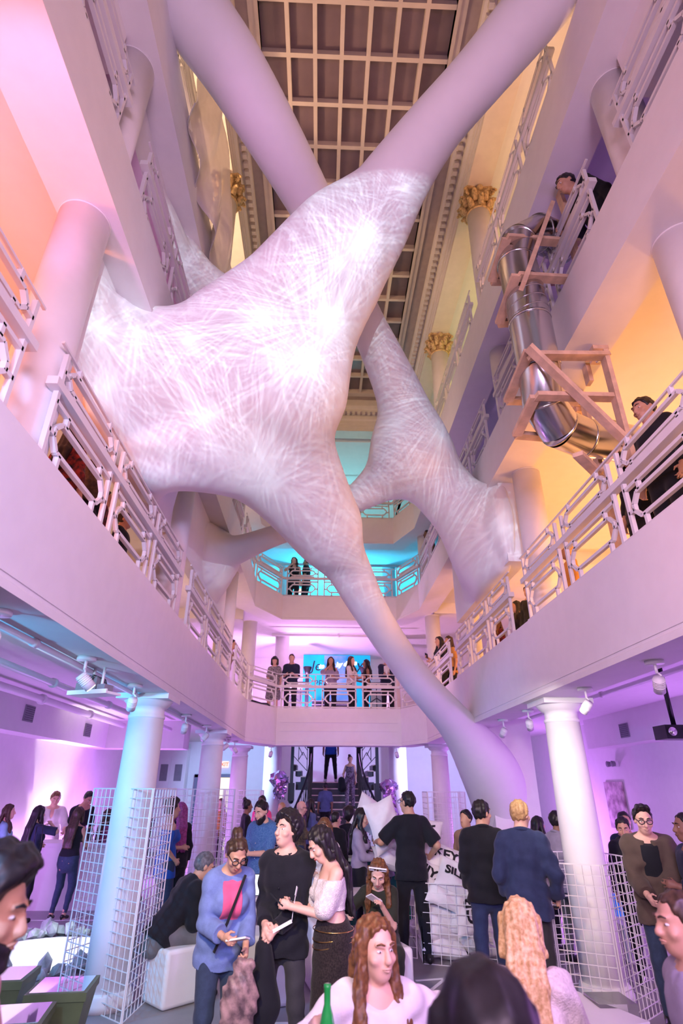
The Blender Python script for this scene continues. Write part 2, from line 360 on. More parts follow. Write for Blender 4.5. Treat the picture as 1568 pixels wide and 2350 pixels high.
def railing(p, q, z, label, group):
    p, q = Vector((*p, z)), Vector((*q, z)); d = (q - p); L = d.length; d.normalize(); up = Vector((0, 0, 1))
    t = thing('balcony_railing', label, 'railing', p, 0, group)
    def W(s, h): return d * s + up * h
    MB().bar(W(0, .525), W(L, .525), .075, .06).obj('handrail', M_rail, t)
    MB().bar(W(0, .835), W(L, .835), .02, .018).obj('top_rail', M_rail, t); MB().bar(W(0, .03), W(L, .03), .03, .03).obj('bottom_rail', M_rail, t)
    n = max(1, round(L / 1.1)); c = L / n; fr = MB(); w, h = .034, .03
    def line(pts, clo=False):
        for a, b in zip(pts, pts[1:] + ([pts[0]] if clo else [])): fr.bar(W(*a), W(*b), w, h)
    for k in range(n + 1):
        for o in (-.09, .09):
            s = k * c + o
            if -.01 < s < L + .01:
                MB().bar(W(s, 0), W(s, .80), .034, .034).obj('post', M_rail, t)
    for k in range(n):
        a, b = k * c + .09, (k + 1) * c - .09
        if b - a < .25: continue
        e = .07
        line([(a + .03 + e, .57), (b - .03 - e, .57)]) ; 
        for z0, z1, ce in ((.615, .755, .06), (.135, .345, .075)):
            i, j = a + .08, b - .08; m = (z0 + z1) / 2
            line([(i + ce, z0), (j - ce, z0), (j, z0 + ce), (j, z1 - ce), (j - ce, z1), (i + ce, z1), (i, z1 - ce), (i, z0 + ce)], True)
            line([(a, m - .02), (i, m - .02)]); line([(j, m - .02), (b, m - .02)])
        line([(a, .43), (b, .43)])
        for s in (a + .2, b - .2): line([(s, .345), (s, .43)]); line([(s, .03), (s, .135)]); line([(s, .755), (s, .835)]); line([(s, .55), (s, .615)])
    fr.obj('fretwork', M_rail, t)
    return t
def railings():
    for k, nm in ((2, 'first'), (3, 'second'), (4, 'top')):
        z = LEV[k][1]; g = nm + ' balcony railings'
        xl, xr = XL - .06, XR + .06
        for sn, x, ys in (('left', xl, [-1.5] + CYL), ('right', xr, [-1.5] + CYR)):
            yy = [ys[0]] + [v for v in ys[1:4] for _ in (0, 1)] + [13.35]
            for i in range(4):
                a = yy[2 * i] + (.0 if i == 0 else .24) - (.4 if i == 1 and k == 2 else 0); b = yy[2 * i + 1] - (.24 if i < 3 else 0) - (.2 if i == 0 and k == 2 else 0)
                railing((x, a), (x, b), z, 'white geometric railing on the %s balcony, %s bay along the %s side' % (nm, NTH[i], sn), g)
        railing((xl, 13.4), (-1.1, YB + .06), z, 'short angled white railing at the left back corner of the %s balcony' % nm, g)
        railing((-1.08, YB + .06), (2.0, YB + .06), z, 'white geometric railing across the far end of the %s balcony' % nm, g)
        railing((2.02, YB + .06), (xr, 13.5), z, 'short angled white railing at the right back corner of the %s balcony' % nm, g)
shell(); columns(); railings()

def boards():
    for x0, x1, y0, y1, z0, z1, lab in ((-2.1, -1.93, 3.27, 6.4, 4.66, 5.83, 'white cladding board above the near left railing, where the big fabric sculpture fans out'),
            (-2.1, -1.93, 6.95, 10.73, 4.72, 5.83, 'white cladding board over the second left railing with a lit strip along its lower edge'),
            (2.54, 2.80, 7.03, 10.22, 4.60, 5.83, 'white cladding board over the right railing, where the smaller fabric sculpture ends'),
            (-2.1, -1.93, 3.27, 6.4, 7.42, 8.08, 'white cladding board above the second balcony railing on the left, beside the first bay'),
            (-2.1, -1.93, 6.95, 10.73, 7.42, 8.08, 'white cladding board above the second balcony railing on the left, behind the drape'),
            (-2.1, -1.93, -1.5, 2.73, 7.42, 8.08, 'white cladding board above the second balcony railing at the upper left corner'),
            (2.72, 2.90, -1.5, 2.73, 7.42, 8.08, 'white cladding board above the second balcony railing at the upper right corner')):
        tag(MB().box(x0, x1, y0, y1, z0, z1).obj('cladding_board', M_fab), lab, 'board')
boards()

# ---------------------------------------------------------------- distance-field modelling (for organic shapes)
class SDF:
    def __init__(s, lo, hi, vox):
        s.vox = vox; s.lo = np.array(lo, np.float32) - 2 * vox
        s.n = np.ceil((np.array(hi) - np.array(lo)) / vox).astype(int) + 5
        s.a = np.full(s.n, 1e3, np.float32)
    def sub(s, lo, hi):
        i0 = np.clip(np.floor((np.array(lo) - s.lo) / s.vox).astype(int), 0, s.n - 1)
        i1 = np.clip(np.ceil((np.array(hi) - s.lo) / s.vox).astype(int) + 1, i0 + 1, s.n)
        g = [(s.lo[k] + s.vox * np.arange(i0[k], i1[k])).astype(np.float32) for k in range(3)]
        return tuple(slice(a, b) for a, b in zip(i0, i1)), (g[0][:, None, None], g[1][None, :, None], g[2][None, None, :])
    def cone(s, a, b, ra, rb, k=0.02, frame=None, mode='u', cap=False):
        # rounded cone a-b; frame = (origin, 3x3 axes rows, scale xyz) for flattened limbs
        a = np.array(a, np.float32); b = np.array(b, np.float32); m = max(ra, rb) + k + 2 * s.vox
        if frame is None:
            sl, (X, Y, Z) = s.sub(np.minimum(a, b) - m, np.maximum(a, b) + m)
            ba = b - a; L = float(ba @ ba) + 1e-9
            dx, dy, dz = X - a[0], Y - a[1], Z - a[2]
            t = np.clip((dx * ba[0] + dy * ba[1] + dz * ba[2]) / L, 0, 1)
            d = np.sqrt((dx - t * ba[0]) ** 2 + (dy - t * ba[1]) ** 2 + (dz - t * ba[2]) ** 2) - (ra + t * (rb - ra))
            if cap:
                q = (dx * ba[0] + dy * ba[1] + dz * ba[2]) / math.sqrt(L) - math.sqrt(L)
                d = np.maximum(d, q)
        else:
            o, A, sc = frame; o = np.array(o); A = np.array(A); sc = np.array(sc)
            wa = o + A.T @ a; wb = o + A.T @ b; m2 = max(ra, rb) * max(sc) + k + 2 * s.vox
            sl, (X, Y, Z) = s.sub(np.minimum(wa, wb) - m2, np.maximum(wa, wb) + m2)
            dx, dy, dz = X - o[0], Y - o[1], Z - o[2]
            u = [(dx * A[i][0] + dy * A[i][1] + dz * A[i][2]) / sc[i] for i in range(3)]
            a2 = a / sc; b2 = b / sc; ba = b2 - a2; L = float(ba @ ba) + 1e-9
            e = [u[i] - a2[i] for i in range(3)]
            t = np.clip((e[0] * ba[0] + e[1] * ba[1] + e[2] * ba[2]) / L, 0, 1)
            d = (np.sqrt(sum((e[i] - t * ba[i]) ** 2 for i in range(3))) - (ra + t * (rb - ra))) * min(sc)
        s.put(sl, d.astype(np.float32), k, mode); return s
    def put(s, sl, d, k, mode='u'):
        o = s.a[sl]
        if mode == 'u':
            h = np.maximum(k - np.abs(o - d), 0) / k; s.a[sl] = np.minimum(o, d) - h * h * k * 0.25
        elif mode == 'c':   # carve
            d = -d; h = np.maximum(k - np.abs(o - d), 0) / k; s.a[sl] = np.maximum(o, d) + h * h * k * 0.25
    def ell(s, c, r, k=0.02, A=None, mode='u'):
        c = np.array(c, float); r = np.array(r, float); A = np.eye(3) if A is None else np.array(A); m = max(r) + k + 2 * s.vox
        sl, (X, Y, Z) = s.sub(c - m, c + m); dx, dy, dz = X - c[0], Y - c[1], Z - c[2]
        u = [(dx * A[i][0] + dy * A[i][1] + dz * A[i][2]) for i in range(3)]
        k0 = np.sqrt(sum((u[i] / r[i]) ** 2 for i in range(3))) + 1e-6; k1 = np.sqrt(sum((u[i] / r[i] ** 2) ** 2 for i in range(3))) + 1e-6
        s.put(sl, (k0 * (k0 - 1) / k1).astype(np.float32), k, mode); return s
    def slab(s, lo, hi, k):
        g = [(s.lo[i] + s.vox * np.arange(s.n[i])).astype(np.float32) for i in range(3)]; q = [np.abs(g[i] - (lo[i] + hi[i]) / 2) - (hi[i] - lo[i]) / 2 for i in range(3)]
        d = np.maximum(np.maximum(q[0][:, None, None], q[1][None, :, None]), q[2][None, None, :]); s.put((slice(None),) * 3, d.astype(np.float32), k); return s
    def cut(s, p, n):      # keep the side the normal points away from
        n = np.array(n, float); n /= np.linalg.norm(n); g = [s.lo[k] + s.vox * np.arange(s.n[k]) for k in range(3)]
        d = (g[0][:, None, None] - p[0]) * n[0] + (g[1][None, :, None] - p[1]) * n[1] + (g[2][None, None, :] - p[2]) * n[2]
        s.a = np.maximum(s.a, d.astype(np.float32)); return s
    def ripple(s, fn):
        g = [(s.lo[k] + s.vox * np.arange(s.n[k])).astype(np.float32) for k in range(3)]
        s.a = s.a + fn(g[0][:, None, None], g[1][None, :, None], g[2][None, None, :]).astype(np.float32); return s
    def mesh(s):
        a = s.a; a[0] = a[-1] = 1e2; a[:, 0] = a[:, -1] = 1e2; a[:, :, 0] = a[:, :, -1] = 1e2
        ins = a < 0; n = np.array(a.shape) - 1
        cnt = np.zeros(n, np.uint8)
        for i in (0, 1):
            for j in (0, 1):
                for k in (0, 1): cnt += ins[i:i + n[0], j:j + n[1], k:k + n[2]]
        idx = np.argwhere((cnt > 0) & (cnt < 8)); N = len(idx)
        if N == 0: return [], []
        vid = np.full(n, -1, np.int64); vid[tuple(idx.T)] = np.arange(N)
        acc = np.zeros((N, 3)); num = np.zeros(N)
        for ax in range(3):
            o1, o2 = [q for q in range(3) if q != ax]
            for p in (0, 1):
                for q in (0, 1):
                    off = np.zeros(3, int); off[o1] = p; off[o2] = q; A = idx + off; Bq = A.copy(); Bq[:, ax] += 1
                    va = a[tuple(A.T)]; vb = a[tuple(Bq.T)]; m = (va < 0) != (vb < 0)
                    t = np.zeros(N); t[m] = va[m] / (va[m] - vb[m]); pt = off.astype(float)[None].repeat(N, 0); pt[:, ax] += t
                    acc[m] += pt[m]; num += m
        V = s.lo + (idx + acc / num[:, None]) * s.vox
        F = []
        for ax in range(3):
            o1, o2 = [(1, 2), (2, 0), (0, 1)][ax]
            sl0 = [slice(0, -1)] * 3; sl1 = [slice(0, -1)] * 3; sl1[ax] = slice(1, None)
            x0 = ins[tuple(sl0)]; x1 = ins[tuple(sl1)]
            E = np.argwhere(x0 != x1); E = E[(E[:, o1] > 0) & (E[:, o2] > 0)]
            f0 = x0[tuple(E.T)]
            def id_(d1, d2):
                c = E.copy(); c[:, o1] -= d1; c[:, o2] -= d2; return vid[tuple(c.T)]
            q = np.stack([id_(1, 1), id_(0, 1), id_(0, 0), id_(1, 0)], 1)
            q[~f0] = q[~f0][:, ::-1]; F.append(q)
        return V, np.concatenate(F)
    def obj(s, name, m, parent=None, xf=None, relax=0):
        V, F = s.mesh(); me = bpy.data.meshes.new(name)
        if len(V):
            V = np.asarray(V)
            for _ in range(relax):
                W = np.zeros_like(V); c = np.zeros(len(V))
                for i in range(4):
                    for j in ((i + 1) % 4, (i - 1) % 4):
                        np.add.at(W, F[:, i], V[F[:, j]]); np.add.at(c, F[:, i], 1)
                V = V * .4 + W / c[:, None] * .6
            if xf is not None: V = xf(V)
            me.vertices.add(len(V)); me.vertices.foreach_set('co', np.ascontiguousarray(V, np.float32).ravel())
            me.loops.add(len(F) * 4); me.loops.foreach_set('vertex_index', F.ravel().astype(np.int32))
            me.polygons.add(len(F)); me.polygons.foreach_set('loop_start', np.arange(0, len(F) * 4, 4, dtype=np.int32))
            me.polygons.foreach_set('use_smooth', np.ones(len(F), bool)); me.update(calc_edges=True)
        me.materials.append(m); o = bpy.data.objects.new(name, me); COL.objects.link(o)
        if parent is not None: o.parent = parent
        return o

def chain(s, L, k=.3, steps=4):
    P = [np.array(p, float) for p in L]; Q = []
    for i in range(len(P) - 1):      # smooth run through the given stations
        p0 = P[i - 1] if i else 2 * P[0] - P[1]; p3 = P[i + 2] if i + 2 < len(P) else 2 * P[-1] - P[-2]
        for m in range(steps):
            u = m / steps
            Q.append(.5 * (2 * P[i] + (P[i + 1] - p0) * u + (2 * p0 - 5 * P[i] + 4 * P[i + 1] - p3) * u * u + (3 * P[i] - p0 - 3 * P[i + 1] + p3) * u ** 3))
    Q.append(P[-1]); keep = s.a; s.a = np.full_like(keep, 1e3)
    for p, q in zip(Q, Q[1:]): s.cone(p[:3], q[:3], p[3], q[3], .01)
    new = s.a; s.a = keep; s.put((slice(None),) * 3, new, k)
def sculptures():
    s = SDF((-2.2, 2.0, .6), (3.4, 11.6, 9.9), .055)
#ELA#
    chain(s, [(2.463, 2.408, 9.361, 0.325), (2.177, 2.697, 9.138, 0.334), (1.555, 3.163, 8.58, 0.306), (1.098, 3.486, 8.188, 0.316), (0.692, 3.795, 7.708, 0.38), (0.396, 4.072, 7.284, 0.46), (0.048, 4.32, 6.812, 0.536), (-0.3, 4.589, 6.296, 0.622), (-0.578, 4.812, 5.867, 0.67)], .45)
    chain(s, [(-0.578, 4.812, 5.867, 0.67), (-0.477, 5.396, 5.586, 0.531), (-0.251, 5.984, 5.286, 0.433), (0.021, 6.602, 4.925, 0.367), (0.394, 7.179, 4.414, 0.298), (0.794, 7.753, 3.908, 0.248), (1.454, 8.604, 3.276, 0.251), (2.196, 9.42, 2.709, 0.307), (2.805, 10.134, 2.131, 0.482), (3.115, 10.609, 1.605, 0.507), (3.268, 11.101, 1.056, 0.472), (3.313, 11.472, 0.532, 0.446)], .45)
    chain(s, [(-0.578, 4.812, 5.867, 0.67), (-1.066, 4.735, 5.607, 0.648), (-1.475, 4.62, 5.416, 0.626), (-1.812, 4.463, 5.308, 0.518)], .5)
    chain(s, [(-1.57, 4.808, 4.821, 0.352), (-1.116, 5.152, 4.997, 0.396), (-0.644, 5.652, 5.083, 0.429), (-0.023, 6.538, 4.831, 0.339)], .6)
    chain(s, [(-1.56, 4.376, 5.801, 0.248), (-1.24, 4.408, 6.051, 0.31), (-0.678, 4.38, 6.516, 0.367), (0.016, 4.106, 7.132, 0.38)], .6)
    s.ell((-1.98, 4.85, 5.25), (.35, 1.2, .4), .6)
    s.slab((-2.4, 3.3, 4.68), (-1.945, 6.38, 5.82), .55); s.cut((-2.06, 0, 0), (-1, 0, 0))
    a = s.obj('fabric_sculpture', M_fab, None, None, 6)
    tag(a, 'huge white stretched fabric sculpture, the nearer one, its leg reaching down to the square pillar', 'sculpture')
    s = SDF((-2.2, 2.0, 4.3), (2.9, 10.4, 9.9), .05)
#ELB#
    chain(s, [(-1.671, 2.662, 9.361, 0.403), (-1.465, 2.983, 9.15, 0.38), (-1.122, 3.316, 8.908, 0.364), (-0.711, 3.798, 8.585, 0.332), (-0.255, 4.539, 8.411, 0.297), (0.144, 5.273, 8.258, 0.274), (0.499, 5.947, 8.001, 0.267), (0.895, 6.632, 7.72, 0.324), (1.239, 7.245, 7.364, 0.41), (1.409, 7.638, 6.787, 0.543)], .4)
    chain(s, [(1.409, 7.638, 6.787, 0.543), (1.828, 7.791, 6.228, 0.495), (2.286, 7.921, 5.711, 0.503), (2.704, 8.016, 5.267, 0.58)], .4)
    chain(s, [(1.305, 7.706, 6.659, 0.471), (0.823, 8.018, 6.29, 0.318), (0.253, 8.2, 5.965, 0.188), (-0.317, 8.304, 5.683, 0.172), (-0.888, 8.414, 5.501, 0.187), (-1.351, 8.735, 5.449, 0.229), (-1.688, 9.026, 5.45, 0.303), (-1.978, 9.307, 5.467, 0.497)], .4)
    chain(s, [(-1.874, 5.201, 7.868, 0.229), (-1.624, 5.327, 7.822, 0.221), (-1.157, 5.559, 7.773, 0.239), (-0.443, 5.507, 7.829, 0.215), (0.145, 5.299, 8.205, 0.239)], .4)
    s.ell((-1.97, 5.1, 7.78), (.2, .6, .2), .5)
    s.ell((-1.97, 9.2, 5.3), (.15, .5, .3), .4)
    s.ell((2.6, 8.1, 5.25), (.4, 1.15, .45), .6)
    s.slab((2.555, 7.05, 4.62), (2.9, 10.2, 5.82), .55); s.slab((-2.4, 3.3, 7.44), (-1.945, 6.38, 8.06), .5); s.slab((-2.4, 6.97, 4.74), (-1.945, 10.7, 5.82), .5); s.cut((2.68, 0, 0), (1, 0, 0)); s.cut((-2.06, 0, 0), (-1, 0, 0))
    b = s.obj('fabric_sculpture', M_fab, None, None, 6)
    tag(b, 'smaller white stretched fabric sculpture passing behind the large one and fanning onto the right board', 'sculpture')
    return a, b
SCULPT = sculptures()

# ---------------------------------------------------------------- projection mapping: a projector throws bursts of fine white lines on the fabric
def projector():
    loc = Vector((0.45, -1.6, 3.6)); tgt = Vector((0.1, 6.0, 5.7))
    o = lamp('SPOT', loc, tgt, (.66, .90, 1.0), 1500, .01, 75, .1, name='line_pattern_projector_beam')
    d = o.data; d.use_nodes = True; nt = d.node_tree; N = nt.nodes; L = nt.links
    em = [n for n in N if n.type == 'EMISSION'][0]
    tc = N.new('ShaderNodeTexCoord'); sp = N.new('ShaderNodeSeparateXYZ'); L.new(tc.outputs['Normal'], sp.inputs[0])
    def M(op, a, b=None, c=None):
        n = N.new('ShaderNodeMath'); n.operation = op
        for i, v in enumerate((a, b, c)):
            if v is None: continue
            if isinstance(v, (int, float)): n.inputs[i].default_value = v
            else: L.new(v, n.inputs[i])
        return n.outputs[0]
    nz = M('ABSOLUTE', sp.outputs[2]); u = M('DIVIDE', sp.outputs[0], nz); v = M('DIVIDE', sp.outputs[1], nz)
    cb = N.new('ShaderNodeCombineXYZ'); L.new(u, cb.inputs[0]); L.new(v, cb.inputs[1])
    tot = None
    for i, (sc, off, rays, w) in enumerate(((4.2, 0.0, 20, .9), (6.0, 3.3, 16, .8), (3.4, 11.1, 24, .9), (2.5, 5.2, 30, .9), (5.1, 15.7, 18, .7))):
        mp = N.new('ShaderNodeVectorMath'); mp.operation = 'ADD'; L.new(cb.outputs[0], mp.inputs[0]); mp.inputs[1].default_value = (off, off * .7, 0)
        vo = N.new('ShaderNodeTexVoronoi'); vo.voronoi_dimensions = '2D'; vo.inputs['Scale'].default_value = sc; L.new(mp.outputs[0], vo.inputs['Vector'])
        df = N.new('ShaderNodeVectorMath'); df.operation = 'SUBTRACT'; L.new(mp.outputs[0], df.inputs[0]); L.new(vo.outputs['Position'], df.inputs[1])
        s2 = N.new('ShaderNodeSeparateXYZ'); L.new(df.outputs[0], s2.inputs[0])
        ang = M('ARCTAN2', s2.outputs[1], s2.outputs[0])
        sc2 = N.new('ShaderNodeSeparateColor'); L.new(vo.outputs['Color'], sc2.inputs[0])
        n1 = N.new('ShaderNodeTexNoise'); n1.noise_dimensions = '2D'; n1.inputs['Scale'].default_value = 1.0; n1.inputs['Detail'].default_value = 1.5
        c2 = N.new('ShaderNodeCombineXYZ'); L.new(M('MULTIPLY', ang, rays), c2.inputs[0])
        L.new(M('ADD', M('MULTIPLY', sc2.outputs[0], 40.0), M('MULTIPLY', vo.outputs['Distance'], .8)), c2.inputs[1]); L.new(c2.outputs[0], n1.inputs['Vector'])
        line = M('POWER', M('SUBTRACT', 1.0, M('MINIMUM', M('MULTIPLY', M('ABSOLUTE', M('SUBTRACT', n1.outputs['Fac'], 0.5)), 16.0), 1.0)), 1.5)
        core = M('MULTIPLY', M('POWER', M('SUBTRACT', 1.0, M('MINIMUM', M('MULTIPLY', vo.outputs['Distance'], 3.2), 1.0)), 3.0), 0.9)
        fade = M('MAXIMUM', M('SUBTRACT', 1.15, M('MULTIPLY', vo.outputs['Distance'], 1.05)), 0.25)
        t = M('MULTIPLY', M('ADD', M('MULTIPLY', line, fade), core), w)
        tot = t if tot is None else M('ADD', tot, t)
    # frame of the mapped image (keystone mask in the projector's own picture)
    def edge(a, b, c, k=60.0): return M('MINIMUM', M('MAXIMUM', M('MULTIPLY', M('ADD', M('ADD', M('MULTIPLY', u, a), M('MULTIPLY', v, b)), c), k), 0.0), 1.0)
    mask = M('MULTIPLY', edge(.06, -1, .40), edge(0, 1, .25, 25.0))
    L.new(M('MULTIPLY', M('MULTIPLY', M('ADD', M('MULTIPLY', tot, .75), .03), mask), 1.0), em.inputs['Strength'])
    c = bpy.data.collections.new('projection_receivers')
    for r in list(SCULPT) + [bpy.data.objects[n] for n in ('cladding_board', 'cladding_board.001', 'cladding_board.002')]: c.objects.link(r)
    o.light_linking.receiver_collection = c
    return o
PROJ = projector()

# ---------------------------------------------------------------- text helper
_dg = None
def text_mesh(body, size, shear=0.0, ext=0.0, align='CENTER', bold=0.0):
    cu = bpy.data.curves.new('lettering', 'FONT'); cu.body = body; cu.size = size; cu.align_x = align; cu.align_y = 'CENTER'; cu.shear = shear; cu.extrude = ext; cu.offset = bold; cu.resolution_u = 3
    o = bpy.data.objects.new('lettering', cu); COL.objects.link(o)
    bpy.context.view_layer.update()
    me = bpy.data.meshes.new_from_object(o.evaluated_get(bpy.context.evaluated_depsgraph_get()))
    bpy.data.objects.remove(o); bpy.data.curves.remove(cu); return me
def text_obj(body, size, m, parent, M4, **k):
    me = text_mesh(body, size, **k); me.transform(M4); me.materials.append(m)
    o = bpy.data.objects.new('lettering', me); COL.objects.link(o); o.parent = parent; return o
FRONT = Matrix(((1, 0, 0, 0), (0, 0, -1, 0), (0, 1, 0, 0), (0, 0, 0, 1)))   # text facing -Y
def T(x, y, z): return Matrix.Translation((x, y, z))

M_white = mat('white_laminate', (0.82, 0.81, 0.82), 0.4, var=0.015)
M_green = mat('olive_lacquer', (0.10, 0.14, 0.06), 0.45, var=0.12)
M_mirror = mat('mirror_glass', (0.85, 0.85, 0.88), 0.03, 1.0, var=0.0)
M_rock = mat('pale_grey_rock', (0.36, 0.38, 0.38), 0.85, var=0.3, scale=9, bump=0.4, bscale=25)
M_pillow = mat('white_cotton', (0.80, 0.77, 0.79), 0.85, var=0.03, scale=12, bump=0.25, bscale=18)
M_ink = mat('black_print', (0.012, 0.012, 0.015), 0.7)
M_exit = mat('lit_exit_sign', (1.0, 0.16, 0.06), 0.5, var=0, emit=1.2)
M_exitb = mat('exit_sign_face', (1.0, 0.62, 0.45), 0.5, var=0, emit=0.9)
M_foil = mat('iridescent_foil', (0.62, 0.72, 1.0), 0.12, 0.9, scale=5, col2=(1.0, 0.55, 0.9))
M_screen = mat('lit_cyan_screen', (0.0, 0.42, 0.72), 0.6, scale=1.2, col2=(0.0, 0.28, 0.55), emit=1.0)
M_scrw = mat('projected_white_letters', (1, 1, 1), 0.6, var=0, emit=1.3)
M_glassy = mat('clear_plastic', (0.9, 0.9, 0.95), 0.1, trans=0.9, var=0)

# ---------------------------------------------------------------- staircase at the far end
def stairs():
    t = thing('staircase', 'dark grand staircase with pale tread edges and black iron balustrades at the far end', 'staircase', (0.5, 18.2, 0))
    t.location = (0, 0, 0)
    M_tread = mat('dark_stair_stone', (0.03, 0.03, 0.045), 0.5); M_nose = mat('pale_stair_nosing', (0.62, 0.45, 0.42), 0.5)
    st = MB(); n = 11; x0, x1 = -.22, 1.2
    def wid(i): f = max(0, 5 - i) * .07; return x0 - f, x1 + f
    ns = MB()
    for i in range(n):
        a, b = wid(i); y = 16.7 + i * .27; z = i * .18
        st.box(a, b, y, 19.75, z, z + .18); ns.box(a, b, y - .015, y + .03, z + .155, z + .185)
    st.box(-.75, 1.75, 19.7, 21.0, 1.75, 1.98)
    st.obj('steps', M_tread, t); tag(ns.obj('nosing', M_nose, t), 'pale strip on the edge of each step', None)
    for sx, d in ((x0 - .06, -1), (x1 + .06, 1)):
        MB().box(sx - .07, sx + .07, 19.55, 19.69, 0, 3.0).box(sx - .1, sx + .1, 19.52, 19.72, 3.0, 3.06).obj('newel_post', M_black, t)
        path = []
        for k in range(15):
            u = k / 14; y = 19.6 - u * 2.9; z = 2.85 - u * 1.75 + .12 * math.sin(u * PI); x = sx + d * (.02 + .72 * max(0, u - .25) ** 1.7)
            path.append((x, y, z))
        path += [(sx + d * .62, 16.75, 1.06), (sx + d * .75, 16.7, 1.04)]
        MB().tube(path, .035, 8).obj('handrail', M_black, t)
        bl = MB()
        for k in range(1, 15):
            x, y, z = path[k]; zb = max(0, (y - 16.7) / .27 * .18 - .05)
            bl.bar((x, y, z), (x, y, zb), .022); 
            if k % 3 == 1 and k < 13:
                X, Y, Z = path[k + 2]; bl.bar((x, y, z - .25), (X, Y, max(0, (Y - 16.7) / .27 * .18) + .15), .018); bl.bar((X, Y, Z - .25), (x, y, zb + .15), .018)
        bl.obj('baluster', M_black, t)
        # short upper flights rising outwards from the landing
        up = MB(); un = MB(); xi = sx
        for k in range(3):
            a = sx + d * (.12 + .17 * k); up.box(min(a, a + d * .2), max(a, a + d * .2), 19.75, 21.0, 1.98 + .17 * k, 2.15 + .17 * k)
            un.box(min(a, a + d * .2), max(a, a + d * .2), 19.7, 19.75, 2.12 + .17 * k, 2.15 + .17 * k)
        up.obj('upper_steps', M_tread, t); un.obj('nosing', M_nose, t)
        ox = sx + d * .6
        po = MB().box(ox - .05, ox + .05, 19.6, 19.72, 1.9, 3.25); po.prism([(ox - .1, 19.56), (ox + .1, 19.56), (ox + .1, 19.76), (ox - .1, 19.76)], 1.45, 1.95); po.ball((ox, 19.66, 1.45), .09, 8, 6)
        po.obj('newel_post', M_black, t)
        lat = MB(); lat.tube([(sx, 19.62, 2.98), (sx + d * .12, 19.62, 3.0), (sx + d * .2, 19.62, 3.15), (sx + d * .24, 19.62, 3.35)], .03, 6)
        for a, b in (((.12, 2.3), (.12, 3.0)), ((.4, 2.6), (.4, 3.3)), ((.12, 2.9), (.4, 3.25)), ((.12, 2.62), (.26, 2.85)), ((.4, 2.62), (.26, 2.85)), ((.4, 3.0), (.26, 2.75)), ((.12, 2.3), (.58, 2.75))):
            lat.bar((sx + d * a[0], 19.62, a[1]), (sx + d * b[0], 19.62, b[1]), .022)
        lat.obj('baluster', M_black, t)
    # first-balcony level: upper flight with iron newels in front of the screen
    u = thing('upper_staircase', 'dark upper flight of steps with iron newels behind the far first balcony railing', 'staircase', (0, 0, 0))
    st = MB(); ns = MB()
    for i in range(7): st.box(-.3, 1.2, 18.2 + i * .24, 19.95, 3.4 + i * .15, 3.55 + i * .15); ns.box(-.3, 1.2, 18.185 + i * .24, 18.21 + i * .24, 3.53 + i * .15, 3.555 + i * .15)
    st.obj('steps', M_tread, u); ns.obj('nosing', mat('grey_nosing', (.3, .32, .4), .5), u)
    for sx, d in ((-.45, -1), (1.38, 1)):
        MB().box(sx - .06, sx + .06, 18.4, 18.52, 3.4, 5.1).lathe([(.08, 0), (.09, .08), (.14, .2), (.14, .24)], (sx, 18.46, 5.1), 12).obj('newel_post', M_black, u)
        b = MB()
        for z in (4.0, 4.55, 4.85): b.bar((sx, 18.46, z), (sx + d * .8, 18.46, z), .035)
        for k in range(5): b.bar((sx + d * .2 * k, 18.46, 3.4), (sx + d * .2 * k, 18.46, 4.85), .028)
        b.bar((sx + d * .2, 18.46, 4.25), (sx + d * .4, 18.46, 4.38), .03); b.bar((sx + d * .6, 18.46, 4.25), (sx + d * .4, 18.46, 4.38), .03)
        b.obj('baluster', M_black, u)
        MB().box(sx + d * .85 - .05, sx + d * .85 + .05, 18.4, 18.52, 3.4, 6.1).obj('iron_post', M_black, u)
stairs()
def screen():
    t = thing('projection_screen', 'cyan lit screen with white script behind the people on the far first balcony', 'screen', (.55, 20.2, 4.3))
    MB().box(-1.2, 1.2, 0, .03, 0, 1.8).obj('picture', M_screen, t)
    MB().box(-.45, .5, -.02, -.001, .1, 1.78).obj('poster', mat('blue_poster', (0.0, 0.24, 0.62), .6, scale=1.5, col2=(.25, .3, .75), emit=.8), t)
    text_obj('to day by dawn', .22, M_scrw, t, T(.02, -.03, 1.45) @ Matrix.Rotation(R_(-6), 4, 'Y') @ FRONT, shear=.35, bold=.012)
    text_obj('Je', .5, M_ink, t, T(-.75, -.005, 1.4) @ FRONT, shear=.2); text_obj('PE', .3, M_ink, t, T(-.65, -.005, .8) @ FRONT); text_obj('y', .5, M_ink, t, T(.8, -.005, 1.45) @ FRONT, shear=.2)
screen()

# ---------------------------------------------------------------- fixtures: signs, vents, spots, projectors, pipes
def exit_sign(x, y, z, label, top=None):
    t = thing('exit_sign', label, 'sign', (x, y, z))
    MB().box(-.17, .17, 0, .05, 0, .2).obj('box', M_exitb, t)
    MB().box(-.2, .2, -.005, .055, .2, .235).obj('housing', M_white, t)
    if top: MB().cyl((-.1, .02, .23), (-.1, .02, top - z), .008, n=6).cyl((.1, .02, .23), (.1, .02, top - z), .008, n=6).box(-.14, .14, 0, .04, top - z - .02, top - z).obj('hanger', M_white, t)
    text_obj('EXIT', .17, M_exit, t, T(0, -.006, .095) @ FRONT, bold=.004)
exit_sign(-3.28, 20.945, 2.42, 'red EXIT sign over the doorway at the back of the ground floor')
exit_sign(-1.3, 18.6, 5.55, 'glowing EXIT sign at the left end of the far first balcony', 6.13)
exit_sign(1.75, 18.6, 7.9, 'red glowing EXIT sign on the cyan wall of the far second balcony, right end', 8.53)
exit_sign(-.85, 18.9, 7.95, 'small red EXIT sign behind the couple on the far second balcony', 8.53)
